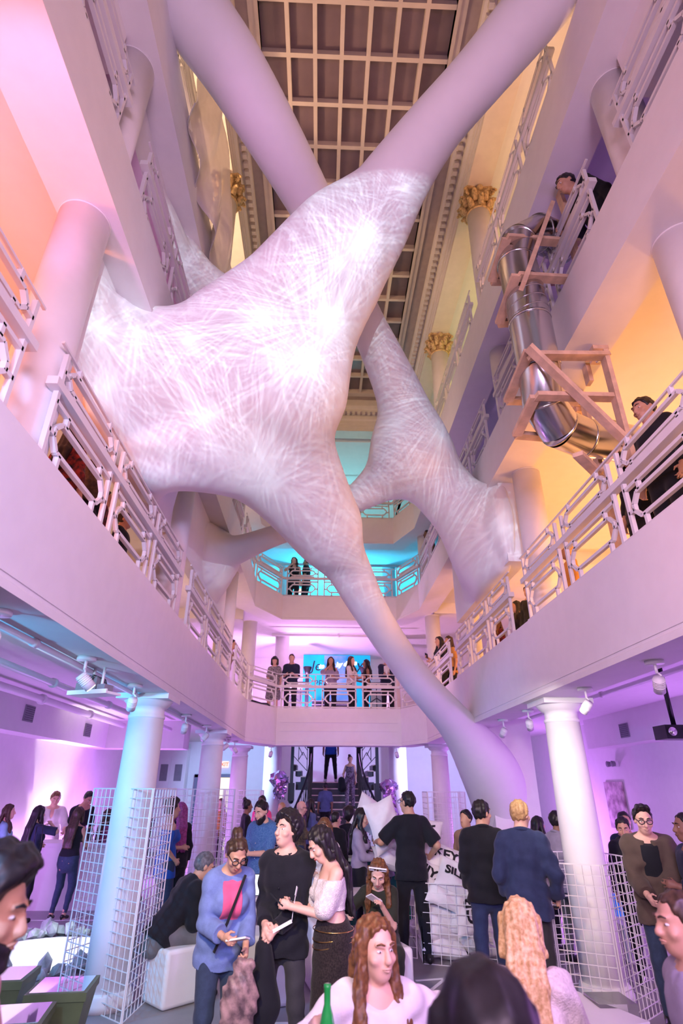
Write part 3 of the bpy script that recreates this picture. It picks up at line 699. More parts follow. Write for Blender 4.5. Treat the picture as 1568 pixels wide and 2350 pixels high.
def vent(x, y, z, nx, label):
    t = thing('wall_vent', label, 'vent', (x, y, z)); MB().box(-.02 if nx < 0 else 0, 0 if nx < 0 else .02, -.17, .17, -.13, .13).obj('grille_frame', M_grey, t)
    f = MB()
    for k in range(7): f.box(nx * .02 - .004, nx * .02 + .004, -.15, .15, -.11 + k * .034, -.095 + k * .034)
    f.obj('grille', M_dark, t)
vent(-5.0, 10.24, 2.93, 1, 'dark square vent in the left soffit, the nearer one'); vent(-5.0, 12.95, 2.9, 1, 'dark square vent in the left soffit, the farther one'); vent(6.1, 11.7, 2.86, -1, 'dark square vent in the soffit along the right wall')
def spot(x, y, z, yaw, label, lit=False, s=.82):
    t = thing('track_spotlight', label, 'spotlight', (x, y, z), yaw, 'white track spotlights under the first balcony')
    MB().lathe([(.085 * s, -.035 * s), (.09 * s, -.03 * s), (.09 * s, 0)], n=20).obj('canopy', M_white, t)
    MB().cyl((0, 0, -.03 * s), (0, 0, -.12 * s), .014 * s).tube([(0, 0, -.11 * s), (.03 * s, 0, -.14 * s), (.03 * s, 0, -.19 * s)], .01 * s, 8).obj('stem', M_white, t)
    d = Vector((0, .75, -.66)); c = Vector((0, -.03, -.17)) * s
    h = MB().cyl(c, c + d * .16 * s, .05 * s, .055 * s, 18)
    for k in range(5): h.cyl(c + d * (.02 + .018 * k) * s, c + d * (.028 + .018 * k) * s, .058 * s, .058 * s, 18)
    h = h.obj('lamp_head', M_white, t)
    if lit: MB().cyl(c + d * .161 * s, c + d * .168 * s, .045 * s, .045 * s, 18).obj('lens', mat('lit_lamp_lens', (1, .95, .85), .5, var=0, emit=9), h)
spot(-1.9, 3.25, 2.73, .5, 'white track spotlight at the left picture edge, nearest under the left balcony')
spot(-1.87, 4.55, 2.73, -.9, 'lit white track spotlight beside the open projector on the left', True)
spot(-1.87, 5.85, 2.73, .4, 'white track spotlight at the top of the cyan lit column')
spot(-1.9, 8.4, 2.73, .4, 'white track spotlight between the first and second left columns'); spot(-1.88, 9.9, 2.73, 2.6, 'white track spotlight just before the second left column')
spot(-1.9, 12.3, 2.73, 2.2, 'white track spotlight just before the third left column'); spot(-1.88, 13.3, 2.73, -.6, 'white track spotlight after the third left column')
spot(2.68, 4.45, 2.73, -.4, 'white track spotlight under the right balcony, nearest the right picture edge'); spot(2.7, 5.8, 2.73, .4, 'white track spotlight shining on the bright right column')
spot(2.72, 7.6, 2.73, -.4, 'white track spotlight behind the bright right column'); spot(2.72, 8.7, 2.73, .3, 'white track spotlight near the square pillar')
spot(-1.2, 14.9, 2.73, .3, 'small white spotlight under the far balcony edge, left end'); spot(1.9, 14.9, 2.73, -.4, 'small white spotlight under the far balcony edge, right end')
def pipes():
    for i, (p, q, r, l) in enumerate((((-2.0, YF, 2.70), (-2.0, 13.2, 2.70), .022, 'thin conduit under the left balcony beam'), ((-2.6, YF, 3.12), (-2.6, 14, 3.12), .02, 'thin conduit along the left ground floor ceiling'),
            ((-3.5, YF, 3.02), (-3.5, 14, 3.02), .045, 'white sprinkler pipe along the left ground floor ceiling'), ((-4.6, YF, 3.1), (-4.6, 14, 3.1), .06, 'thick white pipe beside the left soffit'),
            ((4.3, YF, 3.1), (4.3, 13.4, 3.1), .035, 'thin white pipe along the right ground floor ceiling'), ((3.5, YF, 3.12), (3.5, 13.4, 3.12), .03, 'conduit under the right ground floor ceiling'),
            ((-1.5, 16.6, 5.92), (2.5, 16.6, 5.92), .045, 'pink lit pipe crossing above the far first balcony'), ((-1.5, 16.6, 8.18), (2.5, 16.6, 8.18), .045, 'pale pipe crossing above the far second balcony'),
            ((-1.5, 17.2, 6.06), (2.5, 17.2, 6.06), .02, 'thin conduit on the ceiling of the far first balcony'), ((-1.5, 17.5, 11.6), (2.6, 17.5, 11.6), .03, 'thin pipe on the ceiling of the far top balcony'))):
        m = MB().cyl(p, q, r, n=12); d = (Vector(q) - Vector(p)); n = int(d.length / 2.4)
        for k in range(1, n + 1):
            c = Vector(p) + d * k / (n + 1); u = d.normalized(); m.cyl(c - u * .03, c + u * .03, r * 1.4, n=12)
        tag(m.obj('ceiling_pipe', M_white), l, 'pipe')
    m = MB().cyl((-2.9, 9.2, 3.2), (-2.9, 9.2, 2.85), .012).tube([(-2.9, 9.2, 2.85), (-2.88, 9.3, 1.8), (-2.75, 9.25, .6), (-2.85, 9.2, .01)], .012, 6); tag(m.obj('hanging_cable', M_white), 'thin white cable hanging behind the second left column', 'cable')
pipes()
def projectors():
    t = thing('ceiling_projector', 'opened white projector with exposed parts hung on a tray under the left ceiling', 'projector', (-1.93, 5.0, 2.5), -.35)
    MB().box(-.2, .2, -.09, .09, 0, .02).box(-.2, .2, -.1, -.085, 0, .035).obj('tray', M_white, t)
    MB().box(-.15, -.05, -.07, .07, .02, .10).box(-.02, .04, -.05, .05, .02, .15).box(.07, .15, -.07, .04, .02, .08).obj('circuit_box', M_grey, t)
    c = MB(); random.seed(3)
    for k in range(7):
        a = random.uniform(-.14, .04); c.tube([(a, -.04, .06), (a + .05, -.07, .16), (a + .1, .02, .13), (a + .13, .04, .04)], .004, 5)
    c.obj('wires', M_black, t); MB().cyl((-.04, 0, .02), (-.04, 0, .23), .012).cyl((.06, 0, .02), (.06, 0, .23), .012).obj('hanger', M_white, t)
    t = thing('ceiling_projector', 'black projector on a black pole hanging from the right ground floor ceiling', 'projector', (4.45, 7.3, 2.42), 0)
    MB().cyl((0, 0, .1), (0, 0, .85), .03).box(-.09, .09, -.09, .09, .82, .85).obj('pole', M_black, t)
    bd = MB().box(-.2, .2, -.14, .14, -.06, .1).obj('body', M_black, t)
    for x in (-.13, .08): MB().cyl((x, -.14, .02), (x, -.17, .02), .05).obj('lens', M_mirror, bd)
    t = thing('emergency_light', 'small grey twin emergency light on the right ground floor wall', 'light', (6.5, 13.1, 2.3))
    MB().box(-.1, 0, -.08, .08, -.06, .06).obj('body', M_white, t)
    for y in (-.11, .11): MB().cyl((-.1, y, 0), (-.17, y, 0), .05, .06).obj('lamp', M_grey, t)
projectors()

# ---------------------------------------------------------------- metal slide tube with timber frames on the right
def slide():
    t = thing('slide_tube', 'shiny steel tube slide bending down between the balconies on the right', 'slide', (0, 0, 0))
    P = [(2.75, 4.37, 7.58), (2.35, 4.13, 7.42), (2.1, 4.1, 7.2), (2.04, 4.13, 6.9), (2.05, 4.12, 6.55), (2.05, 4.12, 6.05), (2.1, 4.22, 5.55), (2.15, 4.37, 5.2), (2.35, 4.54, 5.05), (2.65, 4.68, 5.03), (2.95, 4.73, 5.05), (3.3, 4.78, 5.0)]
    P = [Vector(p) for p in P]; r = .205
    for a, b in ((0, 2), (2, 4), (4, 6), (6, 8), (8, 11)):
        MB().tube(P[a:b + 1], r, 36, cap=False).obj('tube_section', M_steel, t)
    for i in (1, 2, 3, 5, 6, 7, 8, 9, 10):
        d = (P[min(i + 1, 11)] - P[i - 1]).normalized(); MB().tube([P[i] - d * .012, P[i] + d * .012], r * 1.025, 36).obj('seam_band', M_steel, t)
    for s in range(4):
        a, b = P[4], P[5]; c = a + (b - a) * (s + .5) / 4; d = (b - a).normalized(); e = (d + Vector((.25, 0, 0))).normalized(); MB().tube([c - e * .004, c + e * .004], r * 1.03, 36).obj('seam_band', M_steel, t)
    rim = MB().tube([P[0] + Vector((.01, 0, 0)), P[0] + Vector((.05, .02, .01))], r * 1.1, 36, cap=False); rim.obj('mouth_rim', M_steel, t)
    B = [((1.88, 3.92, 7.04), (2.75, 4.07, 7.2)), ((2.45, 3.90, 7.59), (1.85, 3.72, 6.1)), ((1.88, 3.92, 7.04), (1.85, 4.4, 6.95)), ((1.85, 4.4, 6.95), (2.7, 4.5, 7.1)), ((1.9, 3.88, 6.42), (2.75, 4.08, 6.63)),
         ((1.88, 3.86, 6.42), (1.86, 4.42, 6.33)), ((1.86, 4.42, 6.33), (2.7, 4.5, 6.5)), ((2.65, 4.03, 7.64), (2.65, 4.02, 6.55)), ((2.7, 4.14, 8.57), (2.68, 4.03, 7.54))]
    C = [((1.9, 3.94, 5.44), (2.75, 4.1, 5.61)), ((1.86, 3.86, 5.47), (2.78, 4.18, 4.64)), ((1.9, 3.94, 5.5), (1.9, 4.62, 5.44)), ((1.9, 4.62, 5.44), (2.75, 4.8, 5.6)), ((1.95, 4.08, 5.08), (2.75, 4.16, 5.15)),
         ((1.95, 4.1, 5.09), (1.95, 4.66, 5.04)), ((1.95, 4.66, 5.04), (2.3, 4.78, 5.1)), ((2.72, 4.1, 5.66), (2.78, 4.2, 4.4)), ((2.3, 4.22, 4.54), (2.62, 4.51, 4.5)), ((2.78, 4.31, 4.71), (2.55, 4.39, 4.45)), ((2.9, 4.95, 5.82), (2.9, 4.95, 3.4)), ((2.75, 4.5, 5.83), (2.75, 4.5, 5.6))]
    for L, lab in ((B, 'upper raw pine timber frame holding the slide tube at the second balcony'), (C, 'lower raw pine timber frame holding the slide tube elbow at the first balcony')):
        f = thing('slide_scaffold', lab, 'scaffold')
        for p, q in L: MB().bar(p, q, .045, .095, up=(0, 1, 0)).obj('timber', M_wood, f)
    for x, y in ((2.76, 4.28), (2.95, 5.2)):
        b = thing('timber_block', 'raw pine block screwed to the underside of the right beam, %s' % ('nearer one' if y < 5 else 'farther one'), 'block', (x, y, 5.83))
        MB().box(-.08, .08, -.1, .1, -.05, 0).box(-.05, .05, -.07, .07, -.11, -.05).obj('block', M_wood, b)
        MB().cyl((0, 0, -.11), (0, 0, -.13), .025).obj('bolt', M_steel, b)
slide()
def drape():
    n, m = 34, 18; vs = []; rnd = random.Random(5)
    top = [Vector((-1.60, 3.5, 10.3)), Vector((-1.60, 5.2, 11.2)), Vector((-1.62, 6.6, 10.4))]
    for i in range(n + 1):
        u = i / n
        for j in range(m + 1):
            v = j / m
            y = 3.6 + 3.0 * u - .25 * math.sin(v * PI) * (u - .5); zt = 9.6 + 1.3 * math.sin(PI * min(1, u * 1.25)) ; z = zt * (1 - v) + (8.7 - .9 * u) * v
            x = -1.60 + .05 * math.sin(u * 26 + 3 * v) * (.4 + v) + .05 * math.sin(u * 11 - 4 * v)
            vs.append((x, y, z))
    fs = [(i * (m + 1) + j, (i + 1) * (m + 1) + j, (i + 1) * (m + 1) + j + 1, i * (m + 1) + j + 1) for i in range(n) for j in range(m)]
    d = mat('sheer_white_cloth', (0.75, 0.70, 0.70), 0.8, var=0.03); nt = d.node_tree; b = nt.nodes['Principled BSDF']
    mx = nt.nodes.new('ShaderNodeMixShader'); tr = nt.nodes.new('ShaderNodeBsdfTransparent'); mx.inputs[0].default_value = .62
    nt.links.new(tr.outputs[0], mx.inputs[1]); nt.links.new(b.outputs[0], mx.inputs[2]); nt.links.new(mx.outputs[0], nt.nodes['Material Output'].inputs['Surface'])
    o = MB().add(vs, fs, True).obj('sheer_drape', d); o.modifiers.new('thick', 'SOLIDIFY').thickness = .004
    tag(o, 'sheer white cloth hanging in folds over the upper left balcony railing', 'curtain')
drape()

# ---------------------------------------------------------------- ground floor objects
def grid_panel(t, p, q, h, cell, label=None, z0=0.0):
    p, q = Vector((*p, 0)), Vector((*q, 0)); d = q - p; L = d.length; d.normalize(); m = MB(); r = .0042
    nx = max(2, round(L / cell)); nz = max(2, round((h - z0) / cell))
    for i in range(nx + 1):
        c = p + d * L * i / nx; m.bar(c + Vector((0, 0, z0)), c + Vector((0, 0, h)), r * (2.6 if i in (0, nx) else 1.6))
    for k in range(nz + 1):
        z = Vector((0, 0, z0 + (h - z0) * k / nz)); m.bar(p + z, q + z, r * (2.6 if k in (0, nz) else 1.6))
    m.obj('grid_panel', M_wire, t)
def tower(pts, h, cell, label, extra=()):
    t = thing('wire_mesh_cage', label, 'wire cage', (0, 0, 0), 0, 'white wire mesh cages')
    for a, b in zip(pts, pts[1:] + pts[:1]):
        a, b = Vector(a), Vector(b); d = (b - a).normalized() * .014; grid_panel(t, a + d, b - d, h, cell)
    for a, b, hh in extra: grid_panel(t, a, b, hh, cell)
    return t
tower([(-1.64, 6.22), (-2.5, 6.98), (-2.2, 7.75), (-1.58, 6.95)], 1.79, .085, 'tall white wire mesh cage around the cyan lit column on the left')
tower([(-2.55, 11.2), (-2.15, 10.2), (-1.42, 10.6), (-1.75, 11.6)], 1.78, .1, 'tall white wire mesh cage around the second column on the left')
tower([(-1.75, 14.5), (-1.35, 14.5), (-1.35, 15.3), (-2.3, 15.3)], 1.75, .1, 'white wire mesh cage at the far left column')
tower([(2.18, 6.2), (2.62, 5.95), (3.25, 6.5), (3.12, 7.3), (2.35, 7.15)], 1.17, .085, 'waist high white wire mesh cage around the bright right column')
tower([(2.2, 12.6), (3.0, 12.7), (3.05, 13.5), (2.25, 13.5)], 1.74, .1, 'tall white wire mesh cage beside the right column near the staircase')
tower([(-1.35, 13.2), (-.7, 13.2), (-.7, 13.8), (-1.35, 13.8)], 1.25, .1, 'low white wire mesh cage behind the bearded man in blue')

def pillow_f(u, v): return max(0, (1 - abs(u) ** 2.6)) ** .62 * max(0, (1 - abs(v) ** 2.6)) ** .62
def pillow(loc, rot, w, h, th, label, txt=None, seed=0, tsize=.16, grp='white pillows heaped in the wire pen'):
    rnd = random.Random(seed); t = thing('pillow', label, 'pillow', loc, 0, grp); t.rotation_euler = rot if rot[0] != 'm' else (Matrix.Rotation(rot[1], 3, 'Z') @ Matrix.Rotation(rot[2], 3, 'X') @ Matrix.Rotation(rot[3], 3, 'Z')).to_euler(); n = 22; vs = []
    a1, a2, a3 = rnd.uniform(0, 6), rnd.uniform(0, 6), rnd.uniform(2.5, 5)
    def surf(u, v, s):
        f = pillow_f(u, v); e = 1 - .10 * (u * u + v * v - u * u * v * v) * .6
        return (u * w * (1 - .09 * (1 - abs(v)) * abs(u)), v * h * (1 - .09 * (1 - abs(u)) * abs(v)), s * th * f * (1 + .10 * math.sin(a3 * u + a1) * math.sin(3.3 * v + a2)) + .012 * math.sin(7 * u + 5 * v + a1) * f)
    m = MB()
    for s in (1, -1):
        g = [surf(-1 + 2 * i / n, -1 + 2 * j / n, s) for i in range(n + 1) for j in range(n + 1)]
        m.add(g, [(i * (n + 1) + j, (i + 1) * (n + 1) + j, (i + 1) * (n + 1) + j + 1, i * (n + 1) + j + 1)[::s] for i in range(n) for j in range(n)], True)
    cov = m.obj('cover', M_pillow, t, fix=False)
    if txt:
        me = text_mesh(txt, tsize, bold=.006); bm = bmesh.new(); bm.from_mesh(me); bmesh.ops.triangulate(bm, faces=bm.faces); 
        for _ in range(2): bmesh.ops.subdivide_edges(bm, edges=[e for e in bm.edges if e.calc_length() > .03], cuts=1); bmesh.ops.triangulate(bm, faces=bm.faces)
        for v in bm.verts:
            x, y = v.co.x, v.co.y; u, q = max(-.97, min(.97, x / w)), max(-.97, min(.97, y / h)); v.co = Vector((x, y, surf(u, q, 1)[2] + .006))
        bm.to_mesh(me); bm.free(); me.materials.append(M_ink); o = bpy.data.objects.new('printed_word', me); COL.objects.link(o); o.parent = cov
        tag(o, 'bold black word printed on the pillow', None)
    return t
def pen():
    t = thing('wire_mesh_pen', 'low white wire mesh pen full of pillows in the middle of the floor', 'wire pen', (0, 0, 0))
    Q = [(1.24, 7.98), (2.12, 7.66), (2.55, 8.8), (1.3, 9.15)]
    for a, b in zip(Q, Q[1:] + Q[:1]): grid_panel(t, a, b, .78, .1)
    grid_panel(t, (.62, 8.55), (1.2, 8.2), .62, .1); grid_panel(t, (2.18, 7.7), (2.5, 7.5), .75, .1)
    g = [(1.5, 8.15, .14, .2, .1, 0), (1.95, 8.1, .15, -.1, .3, .4), (1.7, 8.5, .16, .1, -.2, .8), (1.42, 8.6, .2, 0, .2, .2), (2.15, 8.5, .17, .2, 0, 1.1), (1.95, 8.8, .2, .1, .1, 0),
         (1.5, 8.12, .38, 1.25, 0, .25), (1.85, 8.02, .42, 1.15, .2, -.3), (1.75, 8.45, .46, .3, .2, .5), (2.15, 8.35, .45, .4, -.2, 1), (1.45, 8.75, .5, .3, .1, 0)]
    for i, (x, y, z, a, b, c) in enumerate(g):
        w = ('at the bottom front left', 'at the bottom front right', 'in the middle of the bottom', 'at the bottom left, behind the front ones', 'at the bottom right', 'at the bottom back', 'standing against the left front wire', 'standing against the right front wire', 'in the middle layer', 'in the middle layer on the right', 'in the middle layer at the back left')[i]
        pillow((x, y, z), (a, b, c), .27, .2, .11, 'plain white pillow in the wire pen, ' + w, None, i)
    pillow((1.80, 7.95, .50), ('m', .3, 1.3, 1.57), .24, .19, .08, 'white pillow with black letters GR turned sideways behind the wire', 'GR', 21, .2)
    pillow((1.76, 8.02, .80), ('m', .2, .95, -.5), .31, .2, .09, 'white pillow reading SILENT on the front of the heap', 'SILENT', 22, .145)
    pillow((1.60, 7.98, .62), ('m', .2, 1.15, -.4), .30, .13, .08, 'blank white pillow lying over the front wire below the SILENT pillow', None, 23)
    pillow((1.62, 8.30, .99), ('m', .2, .9, -.45), .31, .2, .09, 'white pillow reading KEY near the top of the heap', 'KEY', 24, .18)
    pillow((1.40, 8.16, .82), ('m', 0, .95, -.6), .28, .19, .09, 'white pillow reading MIYA half hidden by the man in black', 'MIYA', 25, .16)
    pillow((1.47, 8.52, 1.16), ('m', .1, 1.1, 1.3), .32, .17, .09, 'white pillow reading PAPA on the very top of the heap', 'PAPA', 26, .17)
pen()
def bar():
    t = thing('bar_counter', 'plain white bar counter where the bartender pours, left ground floor', 'bar', (-4.1, 11.5, 0))
    MB().box(-.85, .85, -.35, .35, 0, .9).obj('body', M_white, t); MB().box(-.9, .9, -.4, .4, .9, .95).obj('counter_top', M_white, t)
    tag(MB().box(-5, -1.75, 10.38, 10.43, .0, .004).obj('floor_tape', M_white), 'white tape line on the floor in front of the bar', 'tape')
    tag(MB().box(-.6, 1.0, 6.18, 6.23, 0, .004).obj('floor_tape', M_white), 'white tape line on the floor behind the man in the black shirt', 'tape')
    tr = MB()
    for a, b in (((1.05, 7.35), (1.38, 7.42)), ((1.38, 7.42), (1.1, 6.95)), ((1.1, 6.95), (.9, 7.0))): tr.bar((*a, .003), (*b, .003), .04, .004)
    tag(tr.obj('floor_tape', M_white), 'white tape arrow on the grey floor by the pillow pen', 'tape')
    for i, (x, y, w) in enumerate(((-4.35, 11.3, 'beside the pouring hand'), (-4.25, 11.35, 'in the middle of the bar'), (-3.95, 11.3, 'at the right of the bar'))):
        c = thing('plastic_cup', 'clear plastic cup on the white bar, %s' % w, 'cup', (x, y, .95)); MB().lathe([(.032, 0), (.045, .12), (.042, .12), (.03, .01)], n=16).obj('cup', M_glassy, c)
    b = thing('ice_tub', 'clear ice tub standing on the white bar', 'tub', (-4.12, 11.45, .95)); MB().lathe([(.1, 0), (.13, .2), (.12, .2), (.09, .02)], n=20).obj('tub', M_glassy, b); MB().ball((0, 0, .12), .08, 10, 6).obj('ice', mat('ice', (.7, .85, 1), .1, var=.2, scale=20), b)
    c = thing('candle_lamp', 'small glowing candle lamp on the bar end', 'lamp', (-3.4, 11.35, .95)); MB().lathe([(.04, 0), (.045, .1), (.04, .1), (.035, .01)], n=14).obj('glass', M_glassy, c); MB().ball((0, 0, .06), .028, 8, 6, (1, 1, 1.6)).obj('flame', mat('candle_glow', (1, .6, .2), .5, var=0, emit=6), c)
bar()
def pool():
    rnd = random.Random(11); c0 = (-3.25, 8.45)
    tag(MB().lathe([(.82, 0.002), (.82, .02), (.0, .021)], (*c0, 0), 48, False).obj('light_pool_disc', M_white), 'white disc standing in for a pool of projected light, ringed by rocks', 'disc')  # pale disc models the bright projection on the floor
    protos = []
    for k in range(5):
        bm = bmesh.new(); bmesh.ops.create_icosphere(bm, subdivisions=1, radius=.075)
        for v in bm.verts: v.co *= rnd.uniform(.7, 1.35)
        if k > 2:
            for v in bm.verts: v.co.z *= 1.9 if v.co.z > 0 else .6
        me = bpy.data.meshes.new('rock'); bm.to_mesh(me); bm.free(); me.materials.append(M_rock); protos.append(me)
    N = 66
    for i in range(N):
        a = 2 * PI * i / 44 + rnd.uniform(-.05, .05); R = .93 + rnd.uniform(-.05, .06) + (.14 if i >= 44 else 0)
        if i >= 44: a = 2 * PI * (i - 44) / 22 + rnd.uniform(-.1, .1)
        o = bpy.data.objects.new('rock', protos[rnd.randrange(5)]); COL.objects.link(o); s = rnd.uniform(.75, 1.25)
        o.location = (c0[0] + R * math.cos(a), c0[1] + R * math.sin(a), .05 * s); o.rotation_euler = (rnd.uniform(-.3, .3), rnd.uniform(-.3, .3), rnd.uniform(0, 6)); o.scale = (s, s, s)
        tag(o, 'pale grey rock in the ring around the lit floor disc', 'rock', 'rocks ringing the lit disc')
pool()
def cube_stool(x, y, rz, s, h, label, m=None):
    t = thing('cube_stool', label, 'stool', (x, y, 0), rz, 'white cube stools'); me = bmesh.new(); bmesh.ops.create_cube(me, size=1)
    for v in me.verts: v.co = Vector((v.co.x * s, v.co.y * s, (v.co.z + .5) * h))
    bmesh.ops.bevel(me, geom=list(me.edges), offset=.035, segments=3, affect='EDGES', profile=.5); q = bpy.data.meshes.new('seat'); me.to_mesh(q); me.free(); q.materials.append(m or M_white)
    for p in q.polygons: p.use_smooth = len(p.vertices) < 4 or p.area < .05
    o = bpy.data.objects.new('seat', q); COL.objects.link(o); o.parent = t; return t
cube_stool(-1.36, 6.78, .75, .42, .44, 'white cube stool under the older man in black')
cube_stool(-.55, 6.75, .35, .5, .55, 'white block stool between the legs of the man in the black shirt')
cube_stool(.12, 7.2, .2, .42, .55, 'white block stool just left of the long dark skirt')
cube_stool(.62, 6.55, .3, .46, .48, 'white cube stool under the seated woman with paper glasses')
def tables():
    t = thing('low_table', 'low white table strewn with papers behind the standing group', 'table', (-.05, 7.9, 0), .1)
    MB().box(-.75, .75, -.3, .3, .66, .7).obj('table_top', M_white, t)
    for x in (-.68, .68):
        for y in (-.24, .24): MB().box(x - .03, x + .03, y - .03, y + .03, 0, .66).obj('leg', M_white, t)
    for i, (x, y, r, w) in enumerate(((-.5, 7.75, .3, 'at the left end'), (-.1, 7.85, -.4, 'in the middle'), (.3, 7.8, .9, 'at the right end'))):
        o = MB().box(-.105, .105, -.15, .15, 0, .002).obj('paper_sheet', M_pillow); o.location = (x, y, .701); o.rotation_euler = (0, 0, r); tag(o, 'loose white paper on the low table, %s' % w, 'paper', 'papers on the low table')
    o = MB().lathe([(.06, 0), (.08, .1), (.05, .16), (.03, .2)], n=16).obj('gold_pouch', mat('gold_sequins', (.8, .5, .1), .25, .8, var=.4, scale=60, bump=.5)); o.location = (.06, 7.72, .70); tag(o, 'glittering gold pouch on the table beside the dark skirt', 'pouch')
    t = thing('side_table', 'white cube table with scattered papers at lower right', 'table', (1.72, 4.72, 0), .35)
    MB().box(-.3, .3, -.3, .3, 0, .45).obj('body', M_white, t); MB().box(-.32, .32, -.32, .32, .45, .48).obj('table_top', M_white, t)
    o = MB().box(-.15, .15, -.1, .1, 0, .003).obj('drawing', mat('crayon_drawing', (.85, .6, .3), .8, scale=14, col2=(.8, .8, .35))); o.location = (1.62, 4.8, .481); o.rotation_euler = (0, 0, .5); tag(o, 'orange and yellow drawing lying on the white side table', 'drawing')
    t = thing('pouf', 'round white pouf at the lower right edge', 'pouf', (2.28, 4.05, 0)); MB().lathe([(.3, 0), (.36, .06), (.37, .3), (.33, .42), (.2, .46), (0.01, .47)], n=36).obj('cover', M_pillow, t)
    MB().lathe([(.375, .2), (.38, .21), (.375, .22)], n=36).obj('piping', M_white, t)
    t = thing('acrylic_box', 'clear plastic box beside the wire cage at lower right', 'box', (2.05, 4.9, 0)); MB().box(-.13, .13, -.13, .13, 0, .5).obj('box', M_glassy, t)
    for i, (x, y, rz, w) in enumerate(((-1.85, 5.28, .12, 'farther one, against the cage'), (-1.92, 4.68, .18, 'nearer one'), (-2.42, 5.55, .1, 'at the left picture edge'))):
        t = thing('mirror_table', 'low olive green tapered table with a mirror top, %s' % w, 'table', (x, y, 0), rz, 'mirror topped green tables')
        a, b, h = .2, .13, .45
        m = MB().add([(-b, -b, 0), (b, -b, 0), (b, b, 0), (-b, b, 0), (-a, -a, h), (a, -a, h), (a, a, h), (-a, a, h)], [(3, 2, 1, 0), (4, 5, 6, 7), (0, 1, 5, 4), (1, 2, 6, 5), (2, 3, 7, 6), (3, 0, 4, 7)])
        m.obj('body', M_green, t); MB().box(-a - .01, a + .01, -a - .01, a + .01, h, h + .05).obj('rim', M_green, t); MB().box(-a + .015, a - .015, -a + .015, a - .015, h + .05, h + .055).obj('mirror', M_mirror, t)
tables()
def foil(x, y, z, label, seed, L):
    rnd = random.Random(seed); t = thing('foil_ornament', label, 'ornament', (x, y, z)); bm = bmesh.new(); bmesh.ops.create_icosphere(bm, subdivisions=3, radius=.25)
    for v in bm.verts:
        v.co.z *= .9; v.co += Vector((rnd.uniform(-.05, .05), rnd.uniform(-.05, .05), rnd.uniform(-.05, .05)))
        if v.co.z < -.05: v.co.x *= .75; v.co.y *= .75
    q = bpy.data.meshes.new('bell'); bm.to_mesh(q); bm.free(); q.materials.append(M_foil); o = bpy.data.objects.new('bell', q); COL.objects.link(o); o.parent = t
    for k in range(7):
        p = [(rnd.uniform(-.13, .13), rnd.uniform(-.13, .13), -.15)]
        for j in range(6): p.append((p[-1][0] + rnd.uniform(-.06, .06), p[-1][1] + rnd.uniform(-.06, .06), -.15 - L * (j + 1) / 6))
        m = MB(); vs = []
        for j, (a, b, c) in enumerate(p): w = .06 * (1 - j / 8); vs += [(a - w, b, c), (a + w, b + rnd.uniform(-.04, .04), c + .03)]
        m.add(vs, [(2 * j, 2 * j + 1, 2 * j + 3, 2 * j + 2) for j in range(6)]).obj('ribbon', M_foil, t)
    MB().cyl((0, 0, .2), (0, 0, 1.15), .004, n=5).obj('string', M_white, t)
foil(-1.12, 17.3, 2.0, 'iridescent foil jellyfish hanging left of the staircase', 1, .35); foil(1.95, 17.3, 1.8, 'iridescent foil jellyfish hanging right of the staircase', 2, .55)
